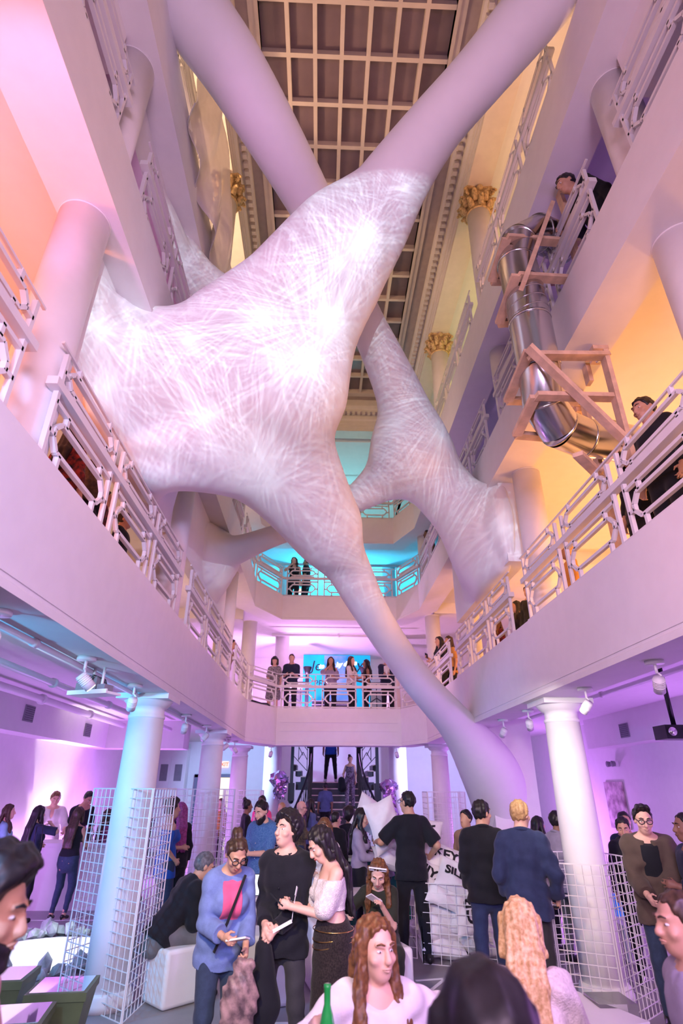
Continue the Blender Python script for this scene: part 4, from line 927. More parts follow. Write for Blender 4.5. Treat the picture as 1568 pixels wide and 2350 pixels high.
def back_room():
    # cupboards with louvred vents and the doorway under the gallery
    t = thing('wall_cupboard', 'tall white built-in cupboard with two louvred vents at the back left', 'cupboard', (-5.0, 20.5, 0))
    MB().box(-.4, .55, 0, .5, 0, 3.0).obj('body', M_white, t)
    for x in (-.15, .32):
        du = MB().box(x - .2, x + .2, -.02, 0, 1.75, 2.75).obj('door', M_white, t); d = MB().box(x - .2, x + .2, -.02, 0, .05, 1.7).obj('door', M_white, t)
        MB().box(x + .12, x + .15, -.05, -.02, 1.3, 1.5).obj('handle', M_black, d)
        v = MB().box(x - .12, x + .12, -.03, -.021, 2.0, 2.5)
        v.obj('vent', M_grey, du)
    d = MB().box(-4.2, -3.9, 20.85, 20.98, 0, 2.2).box(-4.2, -2.6, 20.85, 20.98, 2.12, 2.22).box(-2.68, -2.58, 20.85, 20.98, 0, 2.2); struct('door_1', d, mat('grey_door_paint', (.16, .17, .24), .5))
    struct('doorway_glow', MB().box(-3.9, -2.68, 20.93, 20.99, 0, 2.12), mat('lit_doorway', (1.0, .85, .52), .7, var=.02, emit=.7))  # emissive panel stands in for the brightness through the door opening
    t = thing('wall_painting', 'small abstract painting on the right ground floor wall', 'painting', (6.49, 13.4, 1.05)); MB().box(-.04, 0, -.4, .4, 0, .9).obj('canvas', mat('abstract_paint', (.7, .55, .6), .7, scale=5, col2=(.25, .16, .2)), t)
    t = thing('equipment_case', 'dark stack of sound equipment with a blue case on the far second balcony', 'equipment', (1.25, 17.2, 6.3)); MB().box(-.45, .3, -.2, .2, 0, 1.45).obj('rack', M_black, t); tag(MB().box(.3, .5, -.2, .2, 1.0, 1.5).obj('case', mat('blue_case', (.03, .1, .45), .4), t), 'blue case', None)
    k = MB()
    for i in range(5): k.cyl((-.4 + .15 * i, -.205, 1.3), (-.4 + .15 * i, -.22, 1.3), .03, n=10)
    k.obj('knob', M_grey, t)
    c = MB().tube([(-1.6, 13.55, 3.62), (-1.5, 13.7, 3.61), (-1.42, 13.95, 3.61), (-1.3, 14.15, 3.63), (-1.25, 14.3, 3.61)], .02, 8); tag(c.obj('black_cable', M_black), 'loose black cable lying on the balcony edge at the left corner', 'cable')
    t = thing('white_plinth', 'white plinth with glowing small items by the back left doorway', 'plinth', (-2.75, 15.2, 0)); MB().box(-.35, .35, -.25, .25, 0, .9).obj('body', M_white, t)
    t = thing('display_plinth', 'white plinth seen through the wire cage at far right', 'plinth', (3.95, 8.2, 0)); MB().box(-.3, .3, -.3, .3, 0, .35).obj('body', M_white, t)
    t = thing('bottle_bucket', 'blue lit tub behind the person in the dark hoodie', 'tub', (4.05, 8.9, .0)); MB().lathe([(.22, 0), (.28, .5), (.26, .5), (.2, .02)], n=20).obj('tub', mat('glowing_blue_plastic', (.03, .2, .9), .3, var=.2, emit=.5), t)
    t = thing('side_counter', 'green glowing glass counter beside the staircase', 'counter', (.95, 10.2, 0)); MB().box(-.45, .45, -.2, .2, 0, .8).obj('body', mat('dark_green_glass', (.01, .12, .09), .2), t); MB().box(-.48, .48, -.23, .23, .8, .84).obj('counter_top', mat('pale_green_edge', (.45, .6, .5), .3), t)
back_room()

# ---------------------------------------------------------------- people
SKIN = {'light': mat('skin_light', (0.72, 0.44, 0.33), 0.5, var=0.05, scale=14), 'tan': mat('skin_tan', (0.56, 0.32, 0.21), 0.5, var=0.05, scale=14),
        'brown': mat('skin_brown', (0.30, 0.16, 0.10), 0.5, var=0.06, scale=14), 'dark': mat('skin_dark', (0.14, 0.075, 0.05), 0.45, var=0.06, scale=14)}
def cloth(name, col, var=.10, scale=9, rough=.85, col2=None, bump=.15): return mat('cloth_' + name, col, rough, var=var, scale=scale, col2=col2, bump=bump, bscale=110, sheen=.1, spec=.2)
BLACK = cloth('black', (.012, .013, .018)); NAVY = cloth('navy', (.02, .028, .06)); DENIM = cloth('dark_denim', (.035, .055, .10), scale=30); WHITEC = cloth('white', (.74, .71, .70)); GREYC = cloth('grey', (.16, .16, .17))
LDENIM = cloth('light_denim', (.16, .23, .46), scale=20); BROWN = cloth('brown', (.09, .065, .05)); OLIVE = cloth('olive', (.03, .033, .022)); PINKC = cloth('pink', (.75, .12, .25)); CHAR = cloth('charcoal', (.04, .04, .045))
HAIR = {'black': mat('hair_black', (.012, .010, .012), .45, var=.3, scale=40), 'brown': mat('hair_brown', (.05, .027, .015), .45, var=.4, scale=40), 'auburn': mat('hair_auburn', (.20, .085, .03), .45, scale=45, col2=(.10, .04, .015)),
        'blond': mat('hair_blond', (.86, .62, .32), .45, scale=45, col2=(.50, .30, .11)), 'grey': mat('hair_grey', (.12, .12, .13), .5, var=.3, scale=40), 'pink': mat('hair_pink', (.28, .05, .18), .45, var=.3, scale=40), 'sand': mat('hair_sandy', (.55, .36, .17), .45, scale=45, col2=(.34, .2, .08))}
M_eye = mat('eye_white', (.75, .72, .70), .2, var=0); M_iris = mat('dark_iris', (.02, .015, .012), .15, var=0); M_lip = mat('lips', (.50, .16, .14), .45, var=.05)
M_leather = mat('black_leather', (.014, .013, .014), .35, var=.2); M_tanshoe = mat('white_shoe_rubber', (.7, .68, .66), .5)

def V3(*a): return Vector(a)
def ik(a, t, l1, l2, hint):
    a, t, hint = Vector(a), Vector(t), Vector(hint); d = t - a; L = min(d.length, (l1 + l2) * .995); d.normalize(); t = a + d * L
    x = (l1 * l1 - l2 * l2 + L * L) / (2 * L); y = math.sqrt(max(0, l1 * l1 - x * x)); h = hint - d * hint.dot(d)
    h = h.normalized() if h.length > 1e-4 else Vector((0, 1, 0)); return a + d * x + h * y, t

def person(label, at, rz, h=1.72, sex='m', skin='light', hair='short', hcol='black', top=None, bottom=None, pose=None, vox=.014, group=None, det=0, shoes=None, glasses=None, beard=None, seated=False, extra=None, cat='person', hide_legs=False, mouth=False):
    p = dict(pel=(0, 0, .95), lean=0, side=0, twist=0, hy=0, nod=0, tilt=0, lw=None, rw=None, la=(-.11, 0, .07), ra=(.11, 0, .07), leh=(-.5, -1, -.4), reh=(.5, -1, -.4), lkh=(-.1, 1, 0), rkh=(.1, 1, 0), lcurl=.5, rcurl=.5, lpalm=None, rpalm=None, lfoot=8, rfoot=-8)
    p.update(pose or {}); f = sex == 'f'; s_ = h / 1.75
    Mi = (Matrix.Translation(Vector(at)) @ Matrix.Rotation(rz, 4, 'Z') @ Matrix.Scale(s_, 4)).inverted()
    for wk_, lk_ in (('wlw', 'lw'), ('wrw', 'rw'), ('wla', 'la'), ('wra', 'ra')):
        if wk_ in p: p[lk_] = Mi @ Vector(p[wk_])
    root = thing('person', label, cat, at, rz, group); root.scale = (s_, s_, s_)
    P = Vector(p['pel']); Rt = Matrix.Rotation(R_(p['twist']), 3, 'Z') @ Matrix.Rotation(R_(-p['lean']), 3, 'X') @ Matrix.Rotation(R_(p['side']), 3, 'Y')
    tf = lambda x, y, z: P + Rt @ Vector((x, y, z))
    Rh = Matrix.Rotation(R_(p['hy']), 3, 'Z') @ Matrix.Rotation(R_(-p['nod']), 3, 'X') @ Matrix.Rotation(R_(p['tilt']), 3, 'Y')
    N = tf(0, -.012, .50); HC = N + Rt @ Vector((0, .004, .055)) + Rh @ Vector((0, .022, .108)); hf = lambda x, y, z: HC + Rh @ Vector((x, y, z))
    sw = .146 if f else .170; g = .88 if f else 1.0
    sh = {-1: tf(-sw, -.012, .435), 1: tf(sw, -.012, .435)}
    wr = {-1: Vector(p['lw']) if p['lw'] else tf(-sw - .07, .05, -.08), 1: Vector(p['rw']) if p['rw'] else tf(sw + .07, .05, -.08)}
    el = {}
    for s, hk in ((-1, 'leh'), (1, 'reh')): el[s], wr[s] = ik(sh[s], wr[s], .285, .25, p[hk])
    hp = {-1: tf(-.088, 0, -.03), 1: tf(.088, 0, -.03)}; an = {-1: Vector(p['la']), 1: Vector(p['ra'])}; kn = {}
    for s, hk in ((-1, 'lkh'), (1, 'rkh')): kn[s], an[s] = ik(hp[s], an[s], .43, .425, p[hk])
    pts = [*sh.values(), *wr.values(), *el.values(), *hp.values(), *kn.values(), *an.values(), HC, P]
    lo = [min(q[i] for q in pts) - .27 for i in range(3)]; hi = [max(q[i] for q in pts) + .27 for i in range(3)]
    lo[2] = max(lo[2], min(q[2] for q in pts) - .12)
    A = [list(Rt.col[i]) for i in range(3)]; TFR = (list(P), A, (1, .66, 1)); AH = [list(Rh.col[i]) for i in range(3)]
    if f: TS = [((0, -.01, -.08), (0, -.005, .04), .168, .158), ((0, -.005, .04), (0, 0, .17), .155, .122), ((0, 0, .17), (0, 0, .33), .122, .148), ((0, 0, .33), (0, -.01, .43), .148, .10)]
    else: TS = [((0, 0, -.07), (0, 0, .06), .158, .15), ((0, 0, .06), (0, 0, .2), .15, .142), ((0, 0, .2), (0, 0, .35), .142, .172), ((0, 0, .35), (0, -.012, .435), .172, .12)]
    def torso(S, e, k=.03):
        for a, b, ra, rb in TS: S.cone(a, b, ra + e, rb + e, k, TFR)
        for s in (-1, 1):
            S.cone(tf(0, -.012, .45), tf(s * (sw - .03), -.012, .437), .06 * g + e, .056 * g + e, k); S.cone(tf(s * .02, -.014, .50), tf(s * (sw - .045), -.014, .452), .045 + e, .042 * g + e, k)
        if f:
            for s in (-1, 1): S.ell(tf(s * .07, .085, .30), (.062 + e, .055 + e, .062 + e), .03, A)
    def arm(S, s, e, frac=2.0, k=.02, e2=None):
        e2 = e if e2 is None else e2
        m = min(1, frac); t = sh[s] + (el[s] - sh[s]) * m
        S.cone(sh[s], t, .056 * g + e, (.056 + (.043 - .056) * m) * g + (e if frac > 1 else e2), k, cap=frac <= 1)
        if frac > 1: m = frac - 1; S.cone(el[s], el[s] + (wr[s] - el[s]) * m, .042 * g + e, (.042 - .014 * m) * g + e2, k, cap=True)
    def leg(S, s, e, k=.03, e2=None, frac=2.0):
        e2 = e if e2 is None else e2; q = 1.06 if f else 1.0
        t = min(1, frac); S.cone(hp[s], hp[s] + (kn[s] - hp[s]) * t, .088 * q + e, (.088 + (.056 - .088) * t) * q + e, k, cap=frac <= 1)
        if frac > 1:
            m = frac - 1; S.cone(kn[s], kn[s] + (an[s] - kn[s]) * m, .055 + e, .055 - .019 * m + e2, k, cap=True)
            d = (an[s] - kn[s]); fw = Vector((0, 1, 0)); S.cone(kn[s] + d * .2 - fw * .012, kn[s] + d * .5 - fw * .008, .046 + e, .038 + e * .8, k)
    # ---- body
    B = SDF(lo, hi, vox); torso(B, 0)
    B.cone(tf(0, -.015, .47), hf(0, -.025, -.06), .058 * (g if f else 1), .052 * g, .03)
    B.ell(hf(0, -.012, .028), (.077, .097, .098), .02, AH); B.ell(hf(0, .028, -.045), (.062 if not f else .057, .066, .075), .03, AH); B.ell(hf(0, .058, -.088), (.03, .026, .024), .03, AH)
    if det:
        B.cone(hf(0, .092, .02), hf(0, .112, -.022), .010, .015, .012); B.ell(hf(0, .105, -.028), (.019, .013, .011), .01, AH)
        for s in (-1, 1):
            B.ell(hf(s * .034, .10, .012), (.021, .016, .013), .012, AH, 'c'); B.ell(hf(s * .047, .062, -.025), (.024, .024, .02), .02, AH); B.cone(hf(s * .016, .092, .034), hf(s * .05, .078, .036), .009, .008, .014)
            B.ell(hf(s * .078, -.008, -.004), (.012, .022, .032), .01, AH)
        B.ell(hf(0, .088, -.056), (.026, .014, .012), .012, AH); B.ell(hf(0, .107, -.055), (.024, .010, .004), .005, AH, 'c')
    else:
        B.cone(hf(0, .09, .015), hf(0, .108, -.022), .011, .015, .012)
        for s in (-1, 1): B.ell(hf(s * .078, -.008, -.004), (.013, .022, .03), .01, AH); B.ell(hf(s * .034, .098, .012), (.02, .013, .012), .012, AH, 'c')
    hands = {}
    for s, c, pn in ((-1, 'lcurl', 'lpalm'), (1, 'rcurl', 'rpalm')):
        arm(B, s, 0); d = (wr[s] - el[s]).normalized(); n = Vector(p[pn]) if p[pn] else Vector((-s, .25, 0)); n = (n - d * n.dot(d)).normalized(); sd = d.cross(n) * s; cu = p[c]; w = wr[s]
        k_ = .9 if f else 1.0
        B.cone(w, w + d * .075 * k_ + sd * .012, .024 * k_, .021 * k_, .012); B.cone(w, w + d * .078 * k_ - sd * .016, .022 * k_, .019 * k_, .012); B.cone(w + d * .03 + sd * .02, w + d * .075 * k_ + sd * .026, .018, .014, .012)
        for i, L in enumerate((.066, .076, .071, .056)):
            b = w + d * (.083 - .004 * abs(i - 1.2)) * k_ + sd * (1.5 - i) * .0195 * k_; a1 = cu * .8; a2 = cu * 1.9; r = max(.0078, vox * .62)
            d1 = d * math.cos(a1) + n * math.sin(a1); d2 = d * math.cos(a2) + n * math.sin(a2); d3 = d * math.cos(a2 * 1.35) + n * math.sin(a2 * 1.35)
            q1 = b + d1 * L * .5 * k_; q2 = q1 + d2 * L * .33 * k_; B.cone(b - d * .01, q1, r * 1.12, r, .004); B.cone(q1, q2, r, r * .95, .004); B.cone(q2, q2 + d3 * L * .25 * k_, r * .95, r * .85, .004)
        tb = w + d * .025 + sd * .026; td = (d * .62 + sd * .62 + n * .42 * (1 + cu)).normalized(); r = max(.009, vox * .62); t1 = tb + td * .045 * k_; B.cone(tb, t1, r * 1.35, r * 1.05, .008); B.cone(t1, t1 + (d * .9 + n * cu * .8).normalized() * .032 * k_, r * 1.05, r * .85, .006)
        hands[s] = w + d * .08 + n * .03
    if not hide_legs:
        for s, ft in ((-1, 'lfoot'), (1, 'rfoot')):
            leg(B, s, 0); fd = Vector((math.sin(R_(-p[ft])), math.cos(R_(-p[ft])), 0)); B.cone(an[s] - fd * .03 - V3(0, 0, .03), an[s] + fd * .13 - V3(0, 0, .045), .034, .024, .02)
    body = B.obj('body', SKIN[skin], root)
    # ---- hair
    if hair and hair != 'bald':
        H = SDF([min(HC[i], P[i]) - .36 for i in range(3)], [max(HC[i], P[i] if hair.startswith('long') else HC[i]) + .24 for i in range(3)], max(vox, .008) if det else vox)
        th = {'short': .010, 'crop': .005, 'curly': .030, 'quiff': .012, 'bun': .010, 'cap': .012, 'afro': .045}.get(hair.split('_')[0], .014)
        H.ell(hf(0, -.014, .030), (.080 + th, .100 + th, .100 + th), .02, AH)
        if hair in ('curly', 'afro'): H.ell(hf(0, -.01, .05), (.085 + th, .095 + th, .09 + th), .03, AH)
        if hair == 'quiff': H.ell(hf(0, .05, .115), (.072, .06, .04), .03, AH)
        # open the face
        fz = {'short': .058, 'crop': .062, 'quiff': .072, 'curly': .055}.get(hair, .062)
        n = Rh @ Vector((0, .86, -.50)); H.cut(hf(0, .052, fz + .01), n)
        if hair in ('short', 'crop', 'quiff', 'curly', 'bun'): H.cut(hf(0, -.02, -.045 if hair != 'curly' else -.07), Rh @ Vector((0, .28, -1)))
        if hair == 'bun': H.ell(hf(.01, -.075, .135), (.052, .05, .048), .015, AH)
        if hair == 'fringe' or hair == 'bob':
            for s in (-1, 1): H.cone(hf(s * .075, -.01, .03), hf(s * .082, .0, -.10), .036, .032, .03)
            H.cone(hf(-.05, -.07, .0), hf(-.06, -.075, -.11), .055, .045, .03); H.cone(hf(.05, -.07, .0), hf(.06, -.075, -.11), .055, .045, .03)
        if hair == 'fringe' or hair == 'bob': H.cone(hf(-.055, .072, .062), hf(.055, .072, .062), .022, .022, .02)
        if hair.startswith('long'):
            L = {'long': .40, 'longer': .52, 'long_wavy': .40, 'long_side': .42, 'long_back': .48}.get(hair, .4)
            dn = Vector((0, 0, -1)) if p['lean'] < 30 else (Vector((0, 0, -1)) + Rt @ Vector((0, 0, -1))).normalized(); bk = Rt @ Vector((0, -1, 0))
            for x in (-.055, -.028, 0, .028, .055):
                a = hf(x, -.068, .02); b = tf(x * 1.1, -.118, .445); c = tf(x * 1.3, -.150, .445 - (L - .17)); H.cone(a, b, .034, .036, .02); H.cone(b, c, .036, .016, .02)
            for s in (-1, 1):
                a = hf(s * .080, .0, .04); b = hf(s * .088, .0, -.10); H.cone(a, b, .030, .032, .025)
                if hair != 'long_back': c = tf(s * .098, .128, .50 - (L - .12)); H.cone(b, b + (c - b) * .5 + Rt @ Vector((s * .02, .02, 0)), .034, .033, .02); H.cone(b + (c - b) * .5 + Rt @ Vector((s * .02, .02, 0)), c, .033, .012, .02)
        fq = 75 if det else 45; am = .0045 if det else .004
        if hair in ('curly', 'afro', 'long_wavy'): H.ripple(lambda x, y, z: .007 * np.sin(90 * x + 40 * z) * np.sin(85 * y - 30 * z + 1) * np.sin(70 * z + 50 * x))
        if hair.startswith('long') or hair in ('bob', 'fringe'): H.ripple(lambda x, y, z: am * (.8 * np.sin(fq * 2.4 * x + 2.2 * np.sin(z * 8)) + .8 * np.sin(fq * 2.2 * y + 2.0 * np.sin(z * 9 + 2)) + .8 * np.sin(fq * .9 * (x + y) + 2.5 * np.sin(7 * z))))
        else: H.ripple(lambda x, y, z: 1.0 * am * (np.sin(fq * 1.7 * x + 4 * y) + np.sin(fq * 1.5 * y + 3 * z) * np.sin(fq * z)))
        H.obj('hair', HAIR[hcol], root)
    if beard:
        H = SDF([HC[i] - .16 for i in range(3)], [HC[i] + .16 for i in range(3)], max(.008, vox * .7)); H.ell(hf(0, .036, -.068), (.068 + (.008 if beard == 'full' else 0), .068, .064), .02, AH); H.ell(hf(0, .068, -.115), (.045, .04, .045 if beard == 'full' else .02), .03, AH); H.cut(hf(0, .06, -.036), Rh @ Vector((0, .55, 1))); H.obj('beard', HAIR[hcol], root)
    if det:
        for s in (-1, 1):
            e = MB(); e.ball(hf(s * .033, .0765, .0095), .0105, 12, 8, (1.2, 1, .55)); e.cur = 1; e.ball(hf(s * .033 , .0845, .0092), .0046, 8, 6, (1, .8, 1)); e.obj('eye', (M_eye, M_iris), root)
            MB().tube([hf(s * .014, .099, .036), hf(s * .033, .096, .043), hf(s * .052, .082, .037)], [.004, .005, .003], 6).obj('eyebrow', HAIR[hcol if hcol not in ('blond', 'pink') else 'auburn'], root)
        MB().tube([hf(-.026, .094, -.056), hf(-.012, .104, -.052), hf(0, .105, -.054), hf(.012, .104, -.052), hf(.026, .094, -.056)], [.002, .005, .0055, .005, .002], 6).tube([hf(-.022, .094, -.060), hf(0, .104, -.064), hf(.022, .094, -.060)], [.002, .006, .002], 6).obj('lips', M_lip if f else SKIN[skin], root)
    if mouth: MB().ball(hf(0, .098, -.060), .014, 12, 8, (1.1, .5, .9)).obj('open_mouth', M_lip, root)
    if glasses:
        gm = MB()
        for s in (-1, 1):
            c = hf(s * .036, .108, .012); X = Rh @ Vector((1, 0, 0)); Z = Rh @ Vector((0, -.1, 1)); gm.tube([c + X * .027 * math.cos(a) + Z * .019 * math.sin(a) for a in [2 * PI * k / 14 for k in range(14)]], .0035, 6, closed=True); gm.bar(hf(s * .062, .10, .018), hf(s * .082, -.005, .015), .005)
        gm.bar(hf(-.01, .112, .016), hf(.01, .112, .016), .005); q = gm.obj('glasses', M_black, root)
        if glasses == 'dark':
            for s in (-1, 1): MB().ball(hf(s * .036, .107, .012), .024, 12, 6, (1, .2, .75)).obj('lens', M_black, q)
    # ---- top garment
    wk = lambda a: (lambda x, y, z: a * (np.sin(31 * x + 17 * z + 3 * np.sin(9 * y)) * np.sin(23 * z - 13 * x + 2) + .6 * np.sin(47 * z + 21 * y + 11 * x)))
    if top:
        c = dict(kind='tshirt', m=BLACK, sleeve=.75, hem=-.12, e=.014, neck='crew', open=None); c.update(top); S = SDF(lo, hi, vox); e = c['e']; torso(S, e)
        hz = c['hem']
        if hz < -.06: S.cone((0, 0, .06), (0, 0, hz - .05), .157 + e, .178 + e + c.get('flare', .012), .03, (list(P), A, (1, .78, 1)))
        S.cut(tf(0, 0, hz), Rt @ Vector((0, 0, -1)))
        nk = c['neck']; nz = {'crew': .495, 'shirt': .51, 'v': .50, 'tank': .44, 'off': .385, 'boat': .475, 'high': .52}[nk]; S.cut(tf(0, .03, nz), Rt @ Vector((0, .45, 1)))
        if nk in ('v', 'shirt'): S.cone(tf(0, .12, .52), tf(0, .14, .30 if nk == 'v' else .42), .065, .008, .01, None, 'c')
        if nk == 'tank':
            for s in (-1, 1): S.cone(tf(s * .055, -.10, .40), tf(s * .06, .08, .37), .016, .016, .01); S.cone(tf(s * .055, -.10, .40), tf(s * .075, -.02, .50), .013, .013, .01); S.cone(tf(s * .075, -.02, .50), tf(s * .06, .085, .37), .013, .013, .01)
        if c['sleeve'] > 0 and nk != 'off':
            for s in (-1, 1): arm(S, s, e - .001, c['sleeve'], .03, e + c.get('cuff', .006))
        if nk == 'off':
            for s in (-1, 1):
                a = sh[s] + (el[s] - sh[s]) * .35; b = sh[s] + (el[s] - sh[s]) * .85; S.cone(a, b, .07, .085, .03); S.cone(tf(s * .06, .03, .35), a, .10, .07, .04)
            S.cut(tf(0, 0, .40), Rt @ Vector((0, 0, 1)))
        S.ripple(wk(c.get('wrinkle', .0035 if det else .003))); nm = {'tshirt': 'shirt', 'dress': 'dress'}.get(c['kind'], c['kind']); g1 = S.obj(nm, c['m'], root)
        if nk == 'shirt':
            ring = [tf(.080 * math.cos(a), -.014 + .076 * math.sin(a), .518 - .032 * math.sin(a)) for a in [PI / 2 + .5 + (2 * PI - 1.0) * k / 18 for k in range(19)]]
            MB().tube(ring, .017, 8).obj('collar', c['m'], g1)
            if det:
                for k in range(6): MB().ball(tf(0, .66 * .172 + e + .004 - .012 * abs(k - 2) * .5, .36 - k * .085), .006, 8, 5).obj('button', M_black if c['m'] in (BLACK, NAVY) else M_white, g1)
                pass
        if nk == 'hood' or c['kind'] == 'hoodie':
            MB().tube([tf(.095 * math.cos(a), -.02 + .085 * math.sin(a), .50 - .035 * math.sin(a)) for a in [2 * PI * k / 20 for k in range(20)]], .034, 10, closed=True).obj('hood', c['m'], g1)
        if c['open']:     # inner shirt under an open jacket
            I = SDF(lo, hi, vox); torso(I, e + .010); I.cut(tf(.08, 0, 0), Rt @ Vector((1, 0, 0))); I.cut(tf(-.08, 0, 0), Rt @ Vector((-1, 0, 0))); I.cut(tf(0, .02, 0), Rt @ Vector((0, -1, 0))); I.cut(tf(0, 0, max(hz, -.1)), Rt @ Vector((0, 0, -1))); I.cut(tf(0, .03, .485), Rt @ Vector((0, .5, 1))); I.obj('inner_shirt', c['open'], root)
    if bottom:
        c = dict(kind='trousers', m=DENIM, e=.012, e2=.012, frac=1.97); c.update(bottom); S = SDF(lo, hi, vox)
        for a, b, ra, rb in TS[:1]: S.cone(a, b, ra + c['e'], rb + c['e'], .03, TFR)
        S.cone((0, 0, .0), (0, 0, .11), .156 + c['e'], (.138 if f else .150) + c['e'], .03, TFR); S.cut(tf(0, 0, c.get('waist', .10)), Rt @ Vector((0, 0, 1)))
        if c['kind'] == 'skirt':
            zb = c.get('z', .08); m = (an[-1] + an[1]) / 2; FR = ([0, 0, 0], [[1, 0, 0], [0, 1, 0], [0, 0, 1]], (1, .85, 1)); a = Vector((P.x, P.y / .75, P.z)); 
            S.cone((P.x, P.y, P.z), (m.x, m.y, zb + .1), .178, c.get('w', .225), .04, FR); S.cut((0, 0, zb), (0, 0, -1))
        else:
            for s in (-1, 1): leg(S, s, c['e'], .03, c['e2'], c['frac'])
        S.ripple(wk(c.get('wrinkle', .003))); S.obj(c['kind'], c['m'], root)
    if not hide_legs:
        for s, ft in ((-1, 'lfoot'), (1, 'rfoot')):
            a = R_(-p[ft]); fd = Vector((math.sin(a), math.cos(a), 0)); K = an[s]; S = SDF([K[i] - .25 for i in range(3)], [K[i] + .25 for i in range(3)], min(.012, vox)); dz = V3(0, 0, 1)
            if p.get('heels'): S.cone(K - fd * .035 - dz * .02, K + fd * .12 - dz * .045, .036, .028, .02); S.cone(K - fd * .05 - dz * .03, K - fd * .05 - dz * .07, .016, .010, .01)
            else: S.cone(K - fd * .045 - dz * .028, K + fd * .15 - dz * .036, .044, .036, .03); S.cone(K - fd * .01, K - fd * .01 + dz * .0, .046, .046, .03)
            S.cut(K - dz * .07, -dz); S.obj('shoe', shoes or M_leather, root)
    bpy.context.view_layer.update() if False else None
    Mw = Matrix.Translation(Vector(at)) @ Matrix.Rotation(rz, 4, 'Z') @ Matrix.Scale(s_, 4)
    J = dict(lh=Mw @ hands[-1], rh=Mw @ hands[1], head=Mw @ HC, M=Mw, s=s_, lw=Mw @ wr[-1], rw=Mw @ wr[1], tf=lambda x, y, z: Mw @ tf(x, y, z), hf=lambda x, y, z: Mw @ hf(x, y, z), Rh=Mw.to_3x3() @ Rh)
    return root, J

# ---------------------------------------------------------------- the crowd
C_blue = cloth('blue_dotted', (.05, .14, .34), scale=70, col2=(.10, .22, .45)); C_rblue = cloth('royal_blue', (.02, .10, .42)); C_lav = cloth('lavender_grey', (.32, .28, .38)); C_teal = cloth('dusty_blue', (.09, .13, .26)); C_lblue = cloth('light_blue', (.22, .42, .52))
C_floral = cloth('dark_floral', (.30, .22, .30), scale=38, col2=(.015, .014, .03)); C_pinkfl = cloth('pink_floral', (.42, .10, .22), scale=30, col2=(.03, .02, .05)); C_knit = cloth('cream_knit', (.74, .66, .62), scale=60, var=.12, bump=.6); C_sweat = cloth('white_sweatshirt', (.76, .70, .74)); C_skirt = cloth('dark_woven', (.035, .026, .024), scale=90, col2=(.013, .010, .010)); C_tan = cloth('tan', (.30, .2, .14)); C_pinklt = cloth('pale_pink', (.7, .35, .42)); C_print = cloth('black_white_print', (.5, .46, .48), scale=50, col2=(.02, .02, .02)); C_plaid = cloth('dark_red_plaid', (.22, .02, .03), scale=24, col2=(.012, .012, .014)); C_ochre = cloth('ochre', (.5, .26, .08)); C_dblue = cloth('dark_blue_denim', (.03, .045, .11), scale=16); C_lace = cloth('white_lace', (.78, .72, .70), scale=45, var=.12, bump=.9)
PHONE = dict(lw=(-.05, .30, 1.10), rw=(.07, .31, 1.10), nod=28, lcurl=.7, rcurl=.7)
def P_(base, **k): d = dict(base); d.update(k); return d
TR = dict(m=BLACK); JN = dict(m=DENIM)
def seat(z, spread=.16, fwd=.42, an=.38): return dict(pel=(0, 0, z), la=(-spread, an, .07), ra=(spread, an, .07), lkh=(-.25, 1, .9), rkh=(.25, 1, .9))
K = {}
# -- the standing group in the middle
K['main'] = person('young man in a black button shirt and black jeans, mouth open, hands clasped', (-.24, 5.02, 0), 2.78, 1.63, 'm', 'light', 'curly', 'black', dict(kind='dress_shirt', m=BLACK, sleeve=1.96, neck='shirt', hem=-.17, e=.022, cuff=.012, wrinkle=.006), dict(m=CHAR, e=.008, e2=.004), dict(lw=(-.03, .21, .98), rw=(.07, .20, 1.0), hy=-22, nod=-4, la=(-.19, .03, .07), ra=(.17, -.02, .07), lcurl=.9, rcurl=.9, lpalm=(.4, -.9, -.1), rpalm=(-.4, -.9, 0)), .0075, None, 1, mouth=True)
K['skirt'] = person('woman in a white off-shoulder lace top and long dark skirt looking down at her phone', (.12, 4.85, 0), 1.85, 1.58, 'f', 'light', 'long_back', 'black', dict(kind='top', m=C_lace, neck='off', hem=.19, e=.018, sleeve=0, wrinkle=.006), dict(kind='skirt', m=C_skirt, z=.04, waist=.10), dict(lw=(-.03, .36, 1.17), rw=(.10, .33, 1.16), nod=36, lean=4, hy=0, lcurl=.8, rcurl=.8), .0075, None, 1)
K['denim'] = person('woman in an open light blue denim shirt over a pink top, hair in a bun', (-.68, 4.95, 0), -2.72, 1.53, 'f', 'tan', 'bun', 'brown', dict(kind='denim_shirt', m=LDENIM, sleeve=1.8, neck='v', hem=-.16, e=.028, open=PINKC, wrinkle=.0045, cuff=.014), dict(m=DENIM), dict(lean=15, nod=36, rw=(.08, .34, 1.03), lw=(-.12, .28, .93), hy=4, rcurl=.8, lcurl=1.0), .0075, None, 1, glasses='clear')
K['beard'] = person('bearded man in a blue dotted shirt typing on his phone', (-.72, 8.3, 0), 2.55, 1.68, 'm', 'light', 'short', 'black', dict(kind='dress_shirt', m=C_blue, sleeve=1.1, neck='shirt', hem=-.2, e=.024), TR, P_(PHONE, nod=24, lw=(-.06, .30, 1.12), rw=(.08, .30, 1.14)), .012, None, 1, beard='full')
K['tshirt'] = person('tall man in black T-shirt and trousers seen from behind, reaching for a pillow', (1.15, 8.0, 0), .22, 1.78, 'm', 'tan', 'crop', 'black', dict(m=BLACK, sleeve=.9, hem=-.15, e=.022, cuff=.02), dict(m=BLACK, e=.016, e2=.016), dict(hy=28, lw=(-.34, .33, 1.17), rw=(.29, .10, 1.02), la=(-.12, .02, .07), ra=(.15, -.04, .07), lpalm=(1, .4, 0)), .012, None, 1, glasses='clear')
